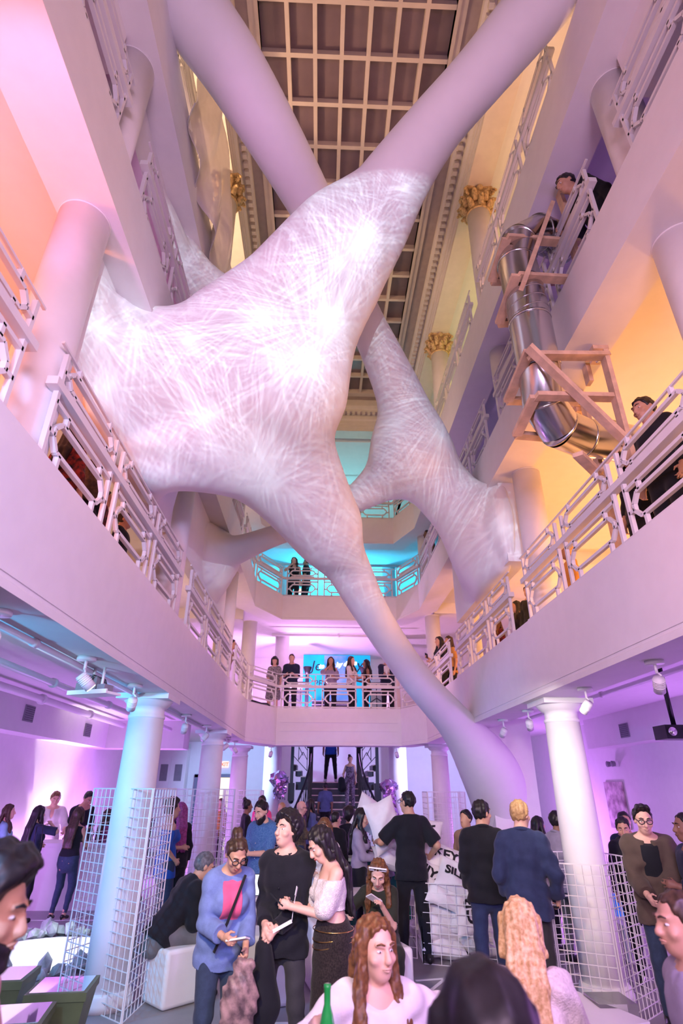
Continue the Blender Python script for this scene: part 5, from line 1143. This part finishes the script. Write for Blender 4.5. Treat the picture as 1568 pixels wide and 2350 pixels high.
K['grey'] = person('woman in a grey wrap top with long dark hair holding a lit phone', (.55, 8.6, 0), -1.75, 1.57, 'f', 'light', 'long', 'black', dict(kind='top', m=C_lav, sleeve=1.8, neck='v', hem=-.02, e=.018), TR, P_(PHONE, nod=14, hy=5), .013, None, 1)
K['seated'] = person('seated woman in dark green with white paper glasses pushed up on her head', (.62, 6.62, 0), 3.0, 1.62, 'f', 'light', 'long_wavy', 'auburn', dict(kind='shirt', m=OLIVE, sleeve=.9, neck='v', hem=-.08), dict(m=OLIVE, e=.016, e2=.014), P_(seat(.56), lean=24, nod=34, hy=-4, lw=(-.05, .42, .88), rw=(.30, .42, .80), lcurl=.8, rcurl=1.1, tilt=-6), .009, None, 1, shoes=M_tanshoe)
K['old'] = person('older man with grey hair in a black sweater, seated hunched on a white cube', (-1.52, 6.78, 0), -.95, 1.70, 'm', 'tan', 'short', 'grey', dict(kind='sweater', m=BLACK, sleeve=1.9, hem=-.1, e=.028, wrinkle=.006), dict(m=GREYC, e=.018, e2=.016), P_(seat(.55, .2), lean=38, nod=22, lw=(-.12, .46, .62), rw=(.10, .46, .60), hy=-10), .011, None, 1)
K['jeans'] = person('man in a black jacket and blue jeans seen from behind, head turned right', (1.73, 6.7, 0), -.1, 1.70, 'm', 'tan', 'short', 'black', dict(kind='jacket', m=BLACK, sleeve=1.9, neck='shirt', hem=-.14, e=.026, wrinkle=.006), dict(m=C_dblue, e=.014, e2=.014), dict(hy=-52, lw=(-.17, .16, .92), rw=(.17, .18, .90), la=(-.11, 0, .07), ra=(.12, .1, .07)), .010, None, 1, shoes=M_tanshoe)
K['blond'] = person('blond man in a gathered dark denim shirt seen from behind, phone in his lowered hand', (1.95, 6.1, 0), -.28, 1.71, 'm', 'light', 'short', 'sand', dict(kind='denim_shirt', m=C_dblue, sleeve=1.9, neck='shirt', hem=-.18, e=.028, wrinkle=.008), dict(m=CHAR), dict(hy=-32, nod=4, lw=(-.2, .15, .95), rw=(.27, .10, .92), rcurl=.9), .0095, None, 1)
K['jacket'] = person('young man with black glasses and a swept black quiff in an open brown jacket', (3.12, 6.0, 0), 2.72, 1.68, 'm', 'light', 'quiff', 'black', dict(kind='jacket', m=BROWN, sleeve=1.86, neck='v', hem=-.2, e=.032, open=BLACK, wrinkle=.007), dict(m=DENIM), dict(hy=6, nod=14, rw=(.10, .30, 1.0), lw=(-.08, .28, .97), lcurl=.8, rcurl=.7), .009, None, 1, glasses='clear')
K['hood'] = person('person in a black hoodie standing between the bright column and the brown jacket', (3.5, 7.2, 0), 2.75, 1.53, 'f', 'tan', 'short', 'black', dict(kind='hoodie', m=BLACK, sleeve=1.9, hem=-.14, e=.03), TR, dict(nod=16, hy=-5), .012, None, 1)
K['hood2'] = person('dark haired person almost hidden behind the black hoodie', (3.92, 8.0, 0), 2.9, 1.55, 'm', 'tan', 'short', 'black', dict(kind='sweater', m=NAVY, sleeve=1.9), TR, {}, .02)
K['brownb'] = person('man in a brown jacket half hidden behind the man in the black jacket', (2.02, 8.6, 0), 2.4, 1.55, 'm', 'tan', 'short', 'black', dict(kind='jacket', m=C_tan, sleeve=1.9, neck='high'), JN, dict(hy=-10), .014)
K['longh'] = person('woman with long chestnut hair seen from behind raising a lit phone', (2.24, 6.95, 0), -.35, 1.42, 'f', 'tan', 'longer', 'auburn', dict(kind='dress', m=BLACK, sleeve=0, neck='tank', hem=-.3), TR, dict(rw=(.22, .30, 1.22), reh=(.5, -.6, -1), rcurl=.9), .012)
K['light'] = person('man in a pale short sleeved shirt in profile holding a drink beside the right column', (3.0, 7.9, 0), -1.2, 1.56, 'm', 'brown', 'short', 'black', dict(kind='dress_shirt', m=C_lav, sleeve=1.0, neck='shirt', hem=-.16, e=.026), dict(m=GREYC), dict(rw=(.1, .3, 1.1), lw=(-.1, .3, 1.1)), .013, None, 1)
K['darkl'] = person('woman with long straight black hair in profile behind the square pillar', (3.0, 8.6, 0), -1.3, 1.47, 'f', 'tan', 'long', 'black', dict(m=BLACK, sleeve=1.8), TR, {}, .016)
K['redge'] = person('man in a dark jacket cut by the right picture edge, facing left', (3.3, 5.6, 0), 1.5, 1.62, 'm', 'brown', 'crop', 'black', dict(kind='jacket', m=NAVY, sleeve=1.9, neck='crew', e=.03), TR, dict(lw=(-.1, .25, 1.15), rw=(.12, .22, 1.05)), .012, None, 1)
# -- nearest people
K['knit'] = person('woman with long blond hair in a cream knit sweater seated with her back turned', (1.0, 3.3, 0), -.25, 1.66, 'f', 'light', 'long_back', 'blond', dict(kind='sweater', m=C_knit, sleeve=1.9, neck='boat', hem=-.14, e=.032, wrinkle=.008), dict(m=GREYC), P_(seat(.58, .14), lean=6, nod=8, lw=(-.15, .38, .72), rw=(.20, .38, .72)), .008, None, 1)
K['sweat'] = person('long haired person in a white sweatshirt holding a green beer bottle, looking over the shoulder', (.25, 3.15, 0), -2.85, 1.60, 'm', 'light', 'long_wavy', 'auburn', dict(kind='sweatshirt', m=C_sweat, sleeve=1.9, neck='crew', hem=-.1, e=.032, wrinkle=.008), dict(m=DENIM), P_(seat(.60, .2), hy=12, nod=2, wrw=(-.02, 2.88, .93), lw=(-.42, .10, .78), reh=(.7, -.3, -.6), rcurl=1.0, lean=4, leh=(-1, -.6, -.2)), .0075, None, 1)
K['blurtop'] = person('dark haired person right in front of the camera, only the top of the head showing', (.35, 1.45, 0), .1, 1.82, 'f', 'tan', 'long_back', 'black', dict(m=BLACK, sleeve=1.6), TR, P_(seat(.62), nod=4), .012)
K['leftb'] = person('dark haired man in profile cut by the left picture edge, very close to the camera', (-.92, 1.85, 0), -1.45, 1.63, 'm', 'tan', 'afro', 'black', dict(m=C_pinklt, sleeve=1.0, neck='crew'), TR, dict(nod=12, lw=(-.1, .2, 1.1)), .010, None, 1, beard='short')
K['rightb'] = person('person in a pale lilac shirt cut by the lower right picture edge', (1.42, 2.58, 0), 1.55, 1.45, 'm', 'tan', 'crop', 'brown', dict(kind='dress_shirt', m=C_lav, sleeve=1.9, neck='shirt'), TR, dict(nod=4), .011, None, 1)
# -- bar at the left
K['barw'] = person('woman in a black halter top, tight jeans and heels leaning at the white bar', (-3.9, 10.35, 0), -.12, 1.52, 'f', 'tan', 'long_back', 'brown', dict(kind='top', m=BLACK, sleeve=0, neck='tank', hem=0), dict(m=DENIM, e=.006, e2=.003, frac=1.95), dict(lw=(-.14, .36, 1.04), rw=(.15, .36, 1.04), la=(-.12, -.02, .09), ra=(.1, 0, .09), heels=True, lean=5), .012)
K['barw2'] = person('woman with very long black hair at the bar, hand raised to her face', (-4.45, 10.2, 0), -.55, 1.54, 'f', 'light', 'longer', 'black', dict(kind='blouse', m=NAVY, sleeve=1.0, hem=-.16, e=.024), dict(m=BLACK, frac=1.85), dict(rw=(.12, .22, 1.45), reh=(1, -.1, -.5), rcurl=.2, lw=(-.18, .25, 1.1)), .012)
K['barman'] = person('bartender in an open white shirt pouring drinks behind the white bar', (-5.05, 12.15, 0), -2.75, 1.75, 'm', 'light', 'short', 'auburn', dict(kind='dress_shirt', m=WHITEC, sleeve=1.5, neck='v', e=.028), TR, dict(rw=(.1, .38, 1.15), lw=(-.26, .36, 1.08), nod=20, hy=8), .013, None, 1)
K['barb'] = person('man in a black T-shirt bending over the bar beside the bartender', (-4.65, 12.4, 0), -2.25, 1.80, 'm', 'tan', 'crop', 'black', dict(m=BLACK, sleeve=1.0), TR, dict(lean=18, nod=34, rw=(.12, .36, 1.0), lw=(-.12, .4, 1.0)), .014, None, 1)
K['barl'] = person('woman in a light blue top in profile at the far left edge', (-5.12, 10.6, 0), -1.2, 1.55, 'f', 'light', 'long', 'brown', dict(kind='top', m=C_lblue, sleeve=1.6, hem=-.1), TR, dict(rw=(.1, .3, 1.1)), .014)
K['blue'] = person('curly haired woman in an off-shoulder royal blue top beside the left cage', (-2.08, 9.0, 0), -.95, 1.66, 'f', 'tan', 'curly', 'black', dict(kind='top', m=C_rblue, sleeve=0, neck='off', hem=-.2), dict(m=DENIM), dict(lw=(-.08, .25, 1.1), rw=(.2, .05, .98), hy=-10), .013)
K['pinkh'] = person('woman with long pink hair behind the woman in royal blue', (-2.1, 9.7, 0), .6, 1.60, 'f', 'light', 'longer', 'pink', dict(m=BLACK, sleeve=1.8), TR, {}, .016)
K['meshp'] = person('woman in a pink floral dress seen through the left wire cage', (-3.75, 11.4, 0), -1.0, 1.46, 'f', 'light', 'long', 'brown', dict(kind='dress', m=C_pinkfl, sleeve=.6, hem=-.1), dict(kind='skirt', m=C_pinkfl, z=.3), dict(rw=(.1, .3, 1.1)), .016)
K['meshd'] = person('man in dark clothes seen through the left wire cage by the candle lamp', (-3.2, 11.9, 0), 1.2, 1.55, 'm', 'brown', 'short', 'black', dict(m=NAVY, sleeve=1.8), TR, dict(rw=(.1, .3, 1.1)), .018)
# -- towards the staircase
K['blackl'] = person('person in black with tied up hair standing behind the low wire cage', (-1.42, 12.5, 0), -1.2, 1.60, 'f', 'brown', 'bun', 'black', dict(m=BLACK, sleeve=1.8), TR, {}, .018)
K['pinks'] = person('man in a bright pink shirt left of the staircase', (-1.2, 13.3, 0), 2.6, 1.67, 'm', 'dark', 'crop', 'black', dict(m=cloth('hot_pink', (.9, .10, .28)), sleeve=.9), JN, {}, .018)
K['bunb'] = person('woman in a black top with tied back blond hair before the blue wall', (-.82, 14.0, 0), 2.3, 1.52, 'f', 'light', 'short', 'sand', dict(m=BLACK, sleeve=.9), TR, {}, .018)
K['bald'] = person('bald man in a dark jacket below the staircase', (-.35, 11.8, 0), -1.3, 1.60, 'm', 'light', 'bald', 'brown', dict(kind='jacket', m=cloth('camouflage', (.16, .13, .07), scale=16, col2=(.03, .03, .025)), sleeve=1.9, neck='crew'), JN, dict(nod=10, rw=(.1, .3, 1.2)), .016, None, 1, glasses='clear')
K['dark7'] = person('woman in a dark blue top with dark hair at the foot of the stairs', (-.17, 13.5, 0), -1.0, 1.60, 'f', 'tan', 'long', 'black', dict(m=C_teal, sleeve=1.2), TR, {}, .018)
K['white'] = person('woman in a white blouse with long brown hair between the two standing heroes', (.08, 7.5, 0), 2.9, 1.50, 'f', 'tan', 'long', 'auburn', dict(kind='blouse', m=WHITEC, sleeve=1.8, hem=-.1), TR, dict(nod=16, lw=(-.1, .28, 1.1), rw=(.08, .3, 1.12)), .013, None, 1); K['white'][0]['label'] = 'woman in a white blouse, long brown hair, between the black shirt and the off-shoulder top'
K['dk77'] = person('dark haired man seen from behind in the crowd before the stairs', (.27, 10.2, 0), -.6, 1.47, 'm', 'tan', 'short', 'black', dict(m=BLACK, sleeve=1.8), TR, dict(hy=-25), .015)
K['dk80'] = person('person with a big dark curly head of hair in the crowd before the stairs', (.52, 10.9, 0), .2, 1.50, 'f', 'brown', 'afro', 'black', dict(m=BLACK, sleeve=1.8), TR, {}, .016)
K['pilh'] = person('person mostly hidden behind a raised white pillow', (.98, 9.4, 0), 1.4, 1.45, 'm', 'dark', 'short', 'black', dict(m=GREYC, sleeve=1.0), TR, dict(rw=(.15, .2, 1.62), reh=(1, .3, .2), lw=(-.1, .3, 1.2)), .014)
K['yel'] = person('woman in an ochre top by the lit doorway at the back left', (-2.42, 15.6, 0), 2.6, 1.57, 'f', 'light', 'long', 'auburn', dict(m=C_ochre, sleeve=.9), TR, {}, .02)
K['blk1'] = person('person in black by the lit doorway at the back left', (-2.75, 16.6, 0), 1.0, 1.56, 'm', 'tan', 'short', 'black', dict(m=BLACK, sleeve=1.8), TR, {}, .02)
K['blk2'] = person('woman in black with a pale bag by the back left cage', (-2.1, 17.0, 0), 2.0, 1.55, 'f', 'light', 'long', 'brown', dict(m=BLACK, sleeve=1.2), TR, {}, .02)
# -- on the stairs
K['s1'] = person('man standing on the stair landing, head hidden by the balcony edge above', (.36, 19.75, 1.98), 3.1, 1.75, 'm', 'brown', 'short', 'black', dict(kind='shirt', m=C_rblue, sleeve=1.2, neck='v', hem=-.15, open=BLACK), TR, dict(la=(-.17, 0, .07), ra=(.17, 0, .07)), .018, shoes=M_tanshoe)
K['s2'] = person('woman in a patterned jumpsuit coming down the stairs with a dark coat', (.93, 18.62, 1.26), 2.9, 1.45, 'f', 'tan', 'bun', 'brown', dict(kind='jumpsuit', m=C_floral, sleeve=0, neck='tank', hem=-.05), dict(m=C_floral, e=.02, e2=.03), dict(hy=25, rw=(.2, .25, 1.05), ra=(.1, .1, -.08)), .016)
K['s3'] = person('man in a dark blue shirt walking up the stairs, seen from behind', (.18, 17.7, .54), .1, 1.42, 'm', 'brown', 'crop', 'black', dict(m=C_teal, sleeve=.9), TR, dict(ra=(.1, .2, .25)), .016)
# -- far first balcony
z2 = 3.4
K['b1'] = person('woman in a patterned dress with a dark bob on the far first balcony, leftmost', (-1.25, 15.15, z2), 2.9, 1.58, 'f', 'light', 'bob', 'black', dict(kind='dress', m=C_print, sleeve=.9, hem=-.1), dict(kind='skirt', m=C_print, z=.5), dict(hy=12, nod=12, rw=(.1, .25, 1.05)), .017)
K['b2'] = person('man in a navy shirt holding a camera at the far first balcony railing', (-.80, 15.2, z2), 3.1, 1.66, 'm', 'light', 'crop', 'brown', dict(kind='dress_shirt', m=NAVY, sleeve=1.3, neck='shirt'), TR, dict(lw=(-.1, .28, 1.12), rw=(.12, .26, 1.12), nod=14), .017)
K['b3'] = person('woman in a strapless dress touching her face on the far first balcony', (.25, 15.25, z2), 3.1, 1.60, 'f', 'tan', 'long', 'black', dict(kind='dress', m=C_lav, sleeve=0, neck='off', hem=-.1), TR, dict(rw=(.06, .16, 1.42), reh=(1, .2, -1), lw=(-.1, .28, 1.12)), .017)
K['b4'] = person('woman in a white T-shirt turning right on the far first balcony', (.80, 15.2, z2), -2.1, 1.61, 'f', 'light', 'long', 'brown', dict(m=WHITEC, sleeve=.8), TR, dict(rw=(.05, .32, 1.12), lw=(-.1, .34, 1.12)), .017)
K['b5'] = person('dark haired woman facing left beside the woman in white on the far first balcony', (1.22, 15.35, z2), 1.7, 1.56, 'f', 'brown', 'long', 'black', dict(m=BLACK, sleeve=0, neck='tank'), TR, dict(rw=(.1, .3, 1.12)), .017)
K['b6'] = person('man in a dark jacket over a white shirt, rightmost on the far first balcony', (1.77, 15.25, z2), 2.95, 1.70, 'm', 'tan', 'short', 'black', dict(kind='jacket', m=NAVY, sleeve=1.9, neck='v', open=WHITEC, e=.03), TR, dict(rw=(.05, .28, 1.15), lw=(-.08, .28, 1.12)), .017, beard='short')
K['c1'] = person('woman in black raising a glass on the far second balcony', (-.84, 15.3, 6.3), 2.9, 1.60, 'f', 'light', 'long', 'brown', dict(m=BLACK, sleeve=0, neck='tank'), TR, dict(rw=(.06, .2, 1.42), reh=(1, .2, -1), tilt=8), .018)
K['c2'] = person('man in a black T-shirt facing the woman with the glass on the far second balcony', (-.50, 15.5, 6.3), 1.3, 1.66, 'm', 'tan', 'short', 'black', dict(m=BLACK, sleeve=.9), TR, dict(rw=(.1, .32, 1.15)), .018)
# -- side balconies
K['sel1'] = person('woman in black taking a selfie at the right balcony railing, left one of the pair', (2.80, 13.1, z2), 1.9, 1.66, 'f', 'tan', 'long', 'black', dict(m=BLACK, sleeve=.8), TR, dict(rw=(.05, .35, 1.2), lw=(-.1, .32, 1.1), tilt=6), .016)
K['sel2'] = person('woman with brown hair leaning her head in for the selfie, right one of the pair', (3.02, 13.15, z2), 2.0, 1.68, 'f', 'tan', 'long', 'brown', dict(m=C_ochre, sleeve=.8), TR, dict(tilt=-8), .016)
K['lbr'] = person('person in a tan coat leaning at the left first balcony behind the columns', (-2.3, 13.6, z2), -1.6, 1.66, 'm', 'tan', 'short', 'black', dict(kind='coat', m=C_tan, sleeve=1.9, neck='high', hem=-.4), TR, dict(lean=12), .018)
K['r3'] = person('man in black leaning on the right second balcony railing at the far end', (2.85, 13.2, 6.3), 1.4, 1.62, 'm', 'dark', 'crop', 'black', dict(m=BLACK, sleeve=.9), TR, dict(lean=15), .018)
K['r3t'] = person('man in black bending over the slide mouth on the right second balcony', (2.92, 3.8, 6.3), 1.5, 1.74, 'm', 'tan', 'short', 'black', dict(kind='sweater', m=BLACK, sleeve=1.9), TR, dict(lean=26, nod=22, rw=(.2, .35, 1.0)), .012, None, 1)
K['r2a'] = person('man in black with black hair standing at the right first balcony railing by the slide', (3.02, 4.15, z2), 1.75, 1.74, 'm', 'tan', 'short', 'black', dict(kind='sweater', m=BLACK, sleeve=1.9), TR, dict(nod=10), .011, None, 1)
K['r2b'] = person('woman with dark hair behind the slide frame on the right first balcony', (3.25, 4.95, z2), 1.9, 1.72, 'f', 'tan', 'long', 'black', dict(m=BLACK, sleeve=1.5), TR, {}, .014)
K['r2c'] = person('person in a white cap and patterned top seen through the right first balcony railing', (3.35, 6.95, z2), 1.3, 1.42, 'm', 'brown', 'cap', 'sand', dict(m=C_ochre, sleeve=1.5), TR, {}, .015)
K['r2d'] = person('person in a dark olive jacket behind the right railing below the cladding board', (3.2, 8.2, z2), 2.2, 1.25, 'm', 'tan', 'cap', 'black', dict(kind='jacket', m=OLIVE, sleeve=1.9), TR, {}, .015)
K['r2e'] = person('woman in black walking behind the middle of the right first balcony', (3.5, 9.6, z2), 1.5, 1.45, 'f', 'tan', 'long', 'black', dict(m=BLACK, sleeve=1.5), TR, {}, .016)
K['r2f'] = person('person in a red dark top behind the right first balcony railing near the third column', (3.2, 9.9, z2), 1.8, 1.2, 'f', 'tan', 'long', 'auburn', dict(m=C_plaid, sleeve=1.5), TR, {}, .016)
K['l2a'] = person('person in a grey hooded top behind the left railing, next to the first column', (-2.5, 4.05, z2), -1.2, 1.62, 'm', 'tan', 'short', 'black', dict(kind='hoodie', m=cloth('slate', (.10, .09, .14)), sleeve=1.9), TR, {}, .012)
K['l2b'] = person('woman in a black floral kimono behind the left first balcony railing', (-2.45, 4.6, z2), -.2, 1.55, 'f', 'tan', 'long', 'black', dict(kind='kimono', m=cloth('black_red_floral', (.012, .012, .014), scale=18, col2=(.3, .03, .02)), sleeve=1.5, hem=-.5, flare=.06), TR, {}, .012)
K['l2c'] = person('woman in a thin striped black top behind the left first balcony railing', (-2.5, 5.2, z2), .8, 1.55, 'f', 'light', 'long', 'brown', dict(m=BLACK, sleeve=1.5), TR, {}, .013)
K['l2d'] = person('person in a dark red plaid shirt behind the left first balcony railing', (-2.55, 5.75, z2), -1.0, 1.5, 'm', 'tan', 'short', 'black', dict(m=C_plaid, sleeve=1.9), TR, {}, .013)
K['l2e'] = person('person in black behind the left railing, beside the second column', (-2.5, 6.35, z2), -1.4, 1.5, 'm', 'tan', 'short', 'black', dict(m=BLACK, sleeve=1.9), TR, {}, .014)

# ---------------------------------------------------------------- things people hold or wear loosely
M_lit = mat('lit_phone_screen', (.35, .55, 1.0), .3, var=.1, emit=2.0); M_litw = mat('lit_phone_screen_white', (.85, .92, 1.0), .3, var=0, emit=2.2)
def phone(at, label, n=(0, -1, 0), up=(0, 0, 1), body=None, scr=None, s=1.0):
    n = Vector(n).normalized(); up = (Vector(up) - n * Vector(up).dot(n)).normalized(); x = n.cross(up); t = thing('phone', label, 'phone', at)
    MB().obox((0, 0, 0), x * .036 * s, up * .072 * s, n * .005).obj('case', body or M_black, t); MB().obox(n * .0055, x * .032 * s, up * .066 * s, n * .0006).obj('screen', scr or M_black, t); return t
def hand_dir(k, s):
    J = K[k][1]; w = J['lw' if s == 'l' else 'rw']; h = J['lh' if s == 'l' else 'rh']; return w, h, (h - w).normalized()
def put_phone(k, s, label, **q):
    w, h, d = hand_dir(k, s); n = (K[k][1]['head'] - h).normalized(); return phone(h + d * .035 + n * .012, label, n, d, **q)
put_phone('skirt', 'l', 'dark phone held by the woman in the off-shoulder top'); put_phone('denim', 'r', 'white phone held by the woman in the denim shirt', body=M_white, scr=M_white)
put_phone('beard', 'l', 'black phone in the hands of the bearded man'); put_phone('grey', 'r', 'lit phone held by the woman in the grey wrap top', scr=M_litw); put_phone('seated', 'l', 'phone in the hand of the seated woman with paper glasses', body=M_white)
phone(K['longh'][1]['rh'] + Vector((.0, -.01, .05)), 'phone with a bright blue screen raised behind the blond man', (-.2, -1, .1), scr=M_lit); put_phone('blond', 'r', 'dark phone in the lowered hand of the blond man'); put_phone('sel1', 'r', 'black phone of the selfie pair on the right balcony')
put_phone('b2', 'l', 'black camera held by the man in navy on the far first balcony')
phone((-.53, 6.0, 1.02), 'lit phone glowing behind the woman in the denim shirt', (0, -1, .1), scr=M_litw, s=1.15)
def bits():
    # pouch in the denim woman's hand
    h = K['denim'][1]['lh']; t = thing('printed_bag', 'satin floral print bag hanging from the hand of the woman in denim', 'bag', h + Vector((.02, -.05, -.02)))
    S = SDF((-.16, -.08, -.46), (.16, .08, .06), .009); S.cone((-.03, 0, 0), (.05, 0, 0), .02, .02, .02); S.cone((0, 0, -.02), (-.01, 0, -.16), .04, .085, .04, ([0, 0, 0], [[1, 0, 0], [0, 1, 0], [0, 0, 1]], (1.15, .42, 1))); S.cone((-.01, 0, -.16), (-.02, 0, -.36), .085, .088, .04, ([0, 0, 0], [[1, 0, 0], [0, 1, 0], [0, 0, 1]], (1.15, .42, 1))); S.cut((0, 0, -.40), (.15, 0, -1))
    S.ripple(lambda x, y, z: .005 * np.sin(60 * x + 20 * z) * np.sin(45 * z + 30 * x)); S.obj('pouch', cloth('satin_print', (.42, .27, .26), scale=15, col2=(.09, .06, .07), rough=.35), t)
    t = thing('folded_jacket', 'black jacket draped over the arm of the woman in the denim shirt', 'jacket', h + Vector((.14, .12, .0)))
    S = SDF((-.14, -.12, -.62), (.16, .12, .12), .012); S.cone((0, 0, .02), (.02, 0, -.28), .06, .10, .05); S.cone((.02, 0, -.28), (-.02, 0, -.55), .10, .06, .05); S.ripple(lambda x, y, z: .008 * np.sin(38 * x + 6 * z) * np.sin(30 * y + 9 * z)); S.obj('cloth', BLACK, t)
    # paper glasses strip in the hand of the man in black; paper glasses on the seated woman's head
    a = K['main'][1]['lh']; t = thing('paper_glasses', 'unfolded white paper glasses held by the man in the black shirt', 'glasses', a)
    m = MB(); m.bar((0, -.02, .02), (.17, -.03, .10), .004, .022).bar((.17, -.03, .10), (.19, -.05, .25), .004, .03).bar((.19, -.05, .25), (.2, -.02, .30), .004, .022); m.obj('frame', M_white, t)
    J = K['seated'][1]; t = thing('paper_glasses', 'white paper glasses pushed up on the head of the seated woman', 'glasses', J['hf'](0, .075, .115)); X = J['Rh'] @ Vector((1, 0, 0)); Y = J['Rh'] @ Vector((0, 1, 0)); Z = J['Rh'] @ Vector((0, .5, .85)); X.normalize(); Y.normalize(); Z.normalize()
    m = MB()
    for z in (-.024, .024): m.bar(X * -.085 + Z * z, X * .085 + Z * z, .006, .012)
    for x in (-.08, -.012, .012, .08): m.bar(X * x - Z * .026, X * x + Z * .026, .006, .014)
    m.obj('frame', M_white, t)
    for x in (-.046, .046): MB().obox(X * x - Y * .002, X * .03, Z * .02, Y * .001).obj('lens', M_black, t)
    # beer bottle
    w, h, d = hand_dir('sweat', 'r'); t = thing('beer_bottle', 'green beer bottle held by the person in the white sweatshirt', 'bottle', h + Vector((.015, -.035, -.12)))
    MB().lathe([(.028, 0), (.031, .01), (.031, .13), (.022, .17), (.013, .20), (.013, .245), (.0145, .25), (.0145, .262)], n=20).obj('glass', mat('green_glass', (.02, .35, .06), .12, var=.05, spec=.6), t); MB().lathe([(.0316, .03), (.0316, .10)], n=20).obj('bottle_label', M_white, t)
    # waist chain and fringed bag on the long skirt
    J = K['skirt'][1]; r = K['skirt'][0]; m = MB()
    for k, (dz, am) in enumerate(((.06, 0), (.02, .03), (-.01, .05))): m.tube([(.185 * math.cos(a), .158 * math.sin(a), .95 + dz - am * max(0, math.sin(a))) for a in [2 * PI * i / 28 for i in range(28)]], .004, 5, closed=True)
    m.obj('waist_chain', mat('gold_chain', (.85, .55, .2), .25, 1.0, var=.05), r)
    t = thing('fringed_bag', 'small dark brown bag on the hip of the woman in the long skirt', 'bag', J['tf'](.19, -.12, -.02)); t.rotation_euler = (0, 0, .4)
    S = SDF((-.1, -.06, -.14), (.1, .06, .08), .008); S.ell((0, 0, -.02), (.075, .035, .075), .02); S.ripple(lambda x, y, z: .004 * np.sin(90 * x) * np.sin(60 * z)); S.obj('pouch', cloth('brown_leather', (.10, .045, .03), rough=.4), t)
    wt = MB().tube([K['skirt'][1]['M'].inverted() @ (K['skirt'][1]['rw'] + Vector((0, 0, 0)))] * 1 + [K['skirt'][1]['M'].inverted() @ (K['skirt'][1]['rw'] + (K['skirt'][1]['rh'] - K['skirt'][1]['rw']) * .12)], .032, 16); wt.obj('wrist_watch', M_steel, r)
    # shoulder bags, camera strap, coat, cup, pillows in the air
    J = K['barw2'][1]; t = thing('shoulder_bag', 'small black fringed shoulder bag of the woman with very long hair at the bar', 'bag', J['tf'](.24, -.05, .0)); MB().box(-.07, .07, -.03, .03, -.12, .06).obj('body', M_leather, t); MB().tube([(-.06, 0, .06), (-.08, 0, .42), (.02, 0, .42), (.06, 0, .06)], .006, 6).obj('strap', M_leather, t)
    fr = MB()
    for i in range(7): fr.bar((-.065 + i * .021, 0, -.12), (-.065 + i * .021, 0, -.19), .012, .02)
    fr.obj('fringe', M_leather, t)
    MB().tube([K['denim'][1]['M'].inverted() @ K['denim'][1]['tf'](*q) for q in ((-.10, .09, .5), (-.03, .17, .38), (.03, .185, .2), (.1, .175, .0))], .012, 6).obj('bag_strap', BLACK, K['denim'][0])
    J = K['s2'][1]; t = thing('draped_coat', 'dark coat carried over the arm of the woman in the patterned jumpsuit', 'coat', J['rh'] + Vector((-.08, -.02, -.1))); S = SDF((-.2, -.15, -.35), (.2, .15, .15), .018); S.cone((0, 0, 0), (.02, 0, -.2), .10, .13, .05); S.obj('cloth', BLACK, t)
    J = K['b6'][1]; t = thing('drink_cup', 'white cup held by the man in the dark jacket on the far balcony', 'cup', J['rh'] + Vector((0, -.03, -.04))); MB().lathe([(.03, 0), (.04, .11)], n=14).obj('cup', M_white, t)
    J = K['jacket'][1]; t = thing('paper_cup', 'crumpled white cup in the hands of the man in the brown jacket', 'cup', J['lh'] + Vector((-.01, -.03, -.02))); MB().lathe([(.028, 0), (.036, .08), (.033, .08), (.026, .005)], n=16).obj('cup', M_white, t)
    J = K['light'][1]; t = thing('drink_cup', 'clear cup held by the man in the pale shirt', 'cup', J['rh'] + Vector((0, 0, -.03))); MB().lathe([(.03, 0), (.04, .11), (.037, .11), (.028, .01)], n=14).obj('cup', M_glassy, t)
    pillow((.80, 9.15, 1.42), (1.25, .5, .1), .30, .24, .12, 'large white pillow raised in the air in front of the staircase rail', None, 41, grp='pillows in the air')
    pillow((.86, 8.25, 1.38), (1.35, 1.25, .0), .30, .21, .11, 'white pillow hugged by the tall man in the black T-shirt', None, 42, grp='pillows in the air')
    pillow((.95, 8.5, .98), (.4, .3, .2), .25, .17, .10, 'white pillow leaning beside the green counter, left of the man in the black T-shirt', None, 43, grp='pillows in the air')
bits()
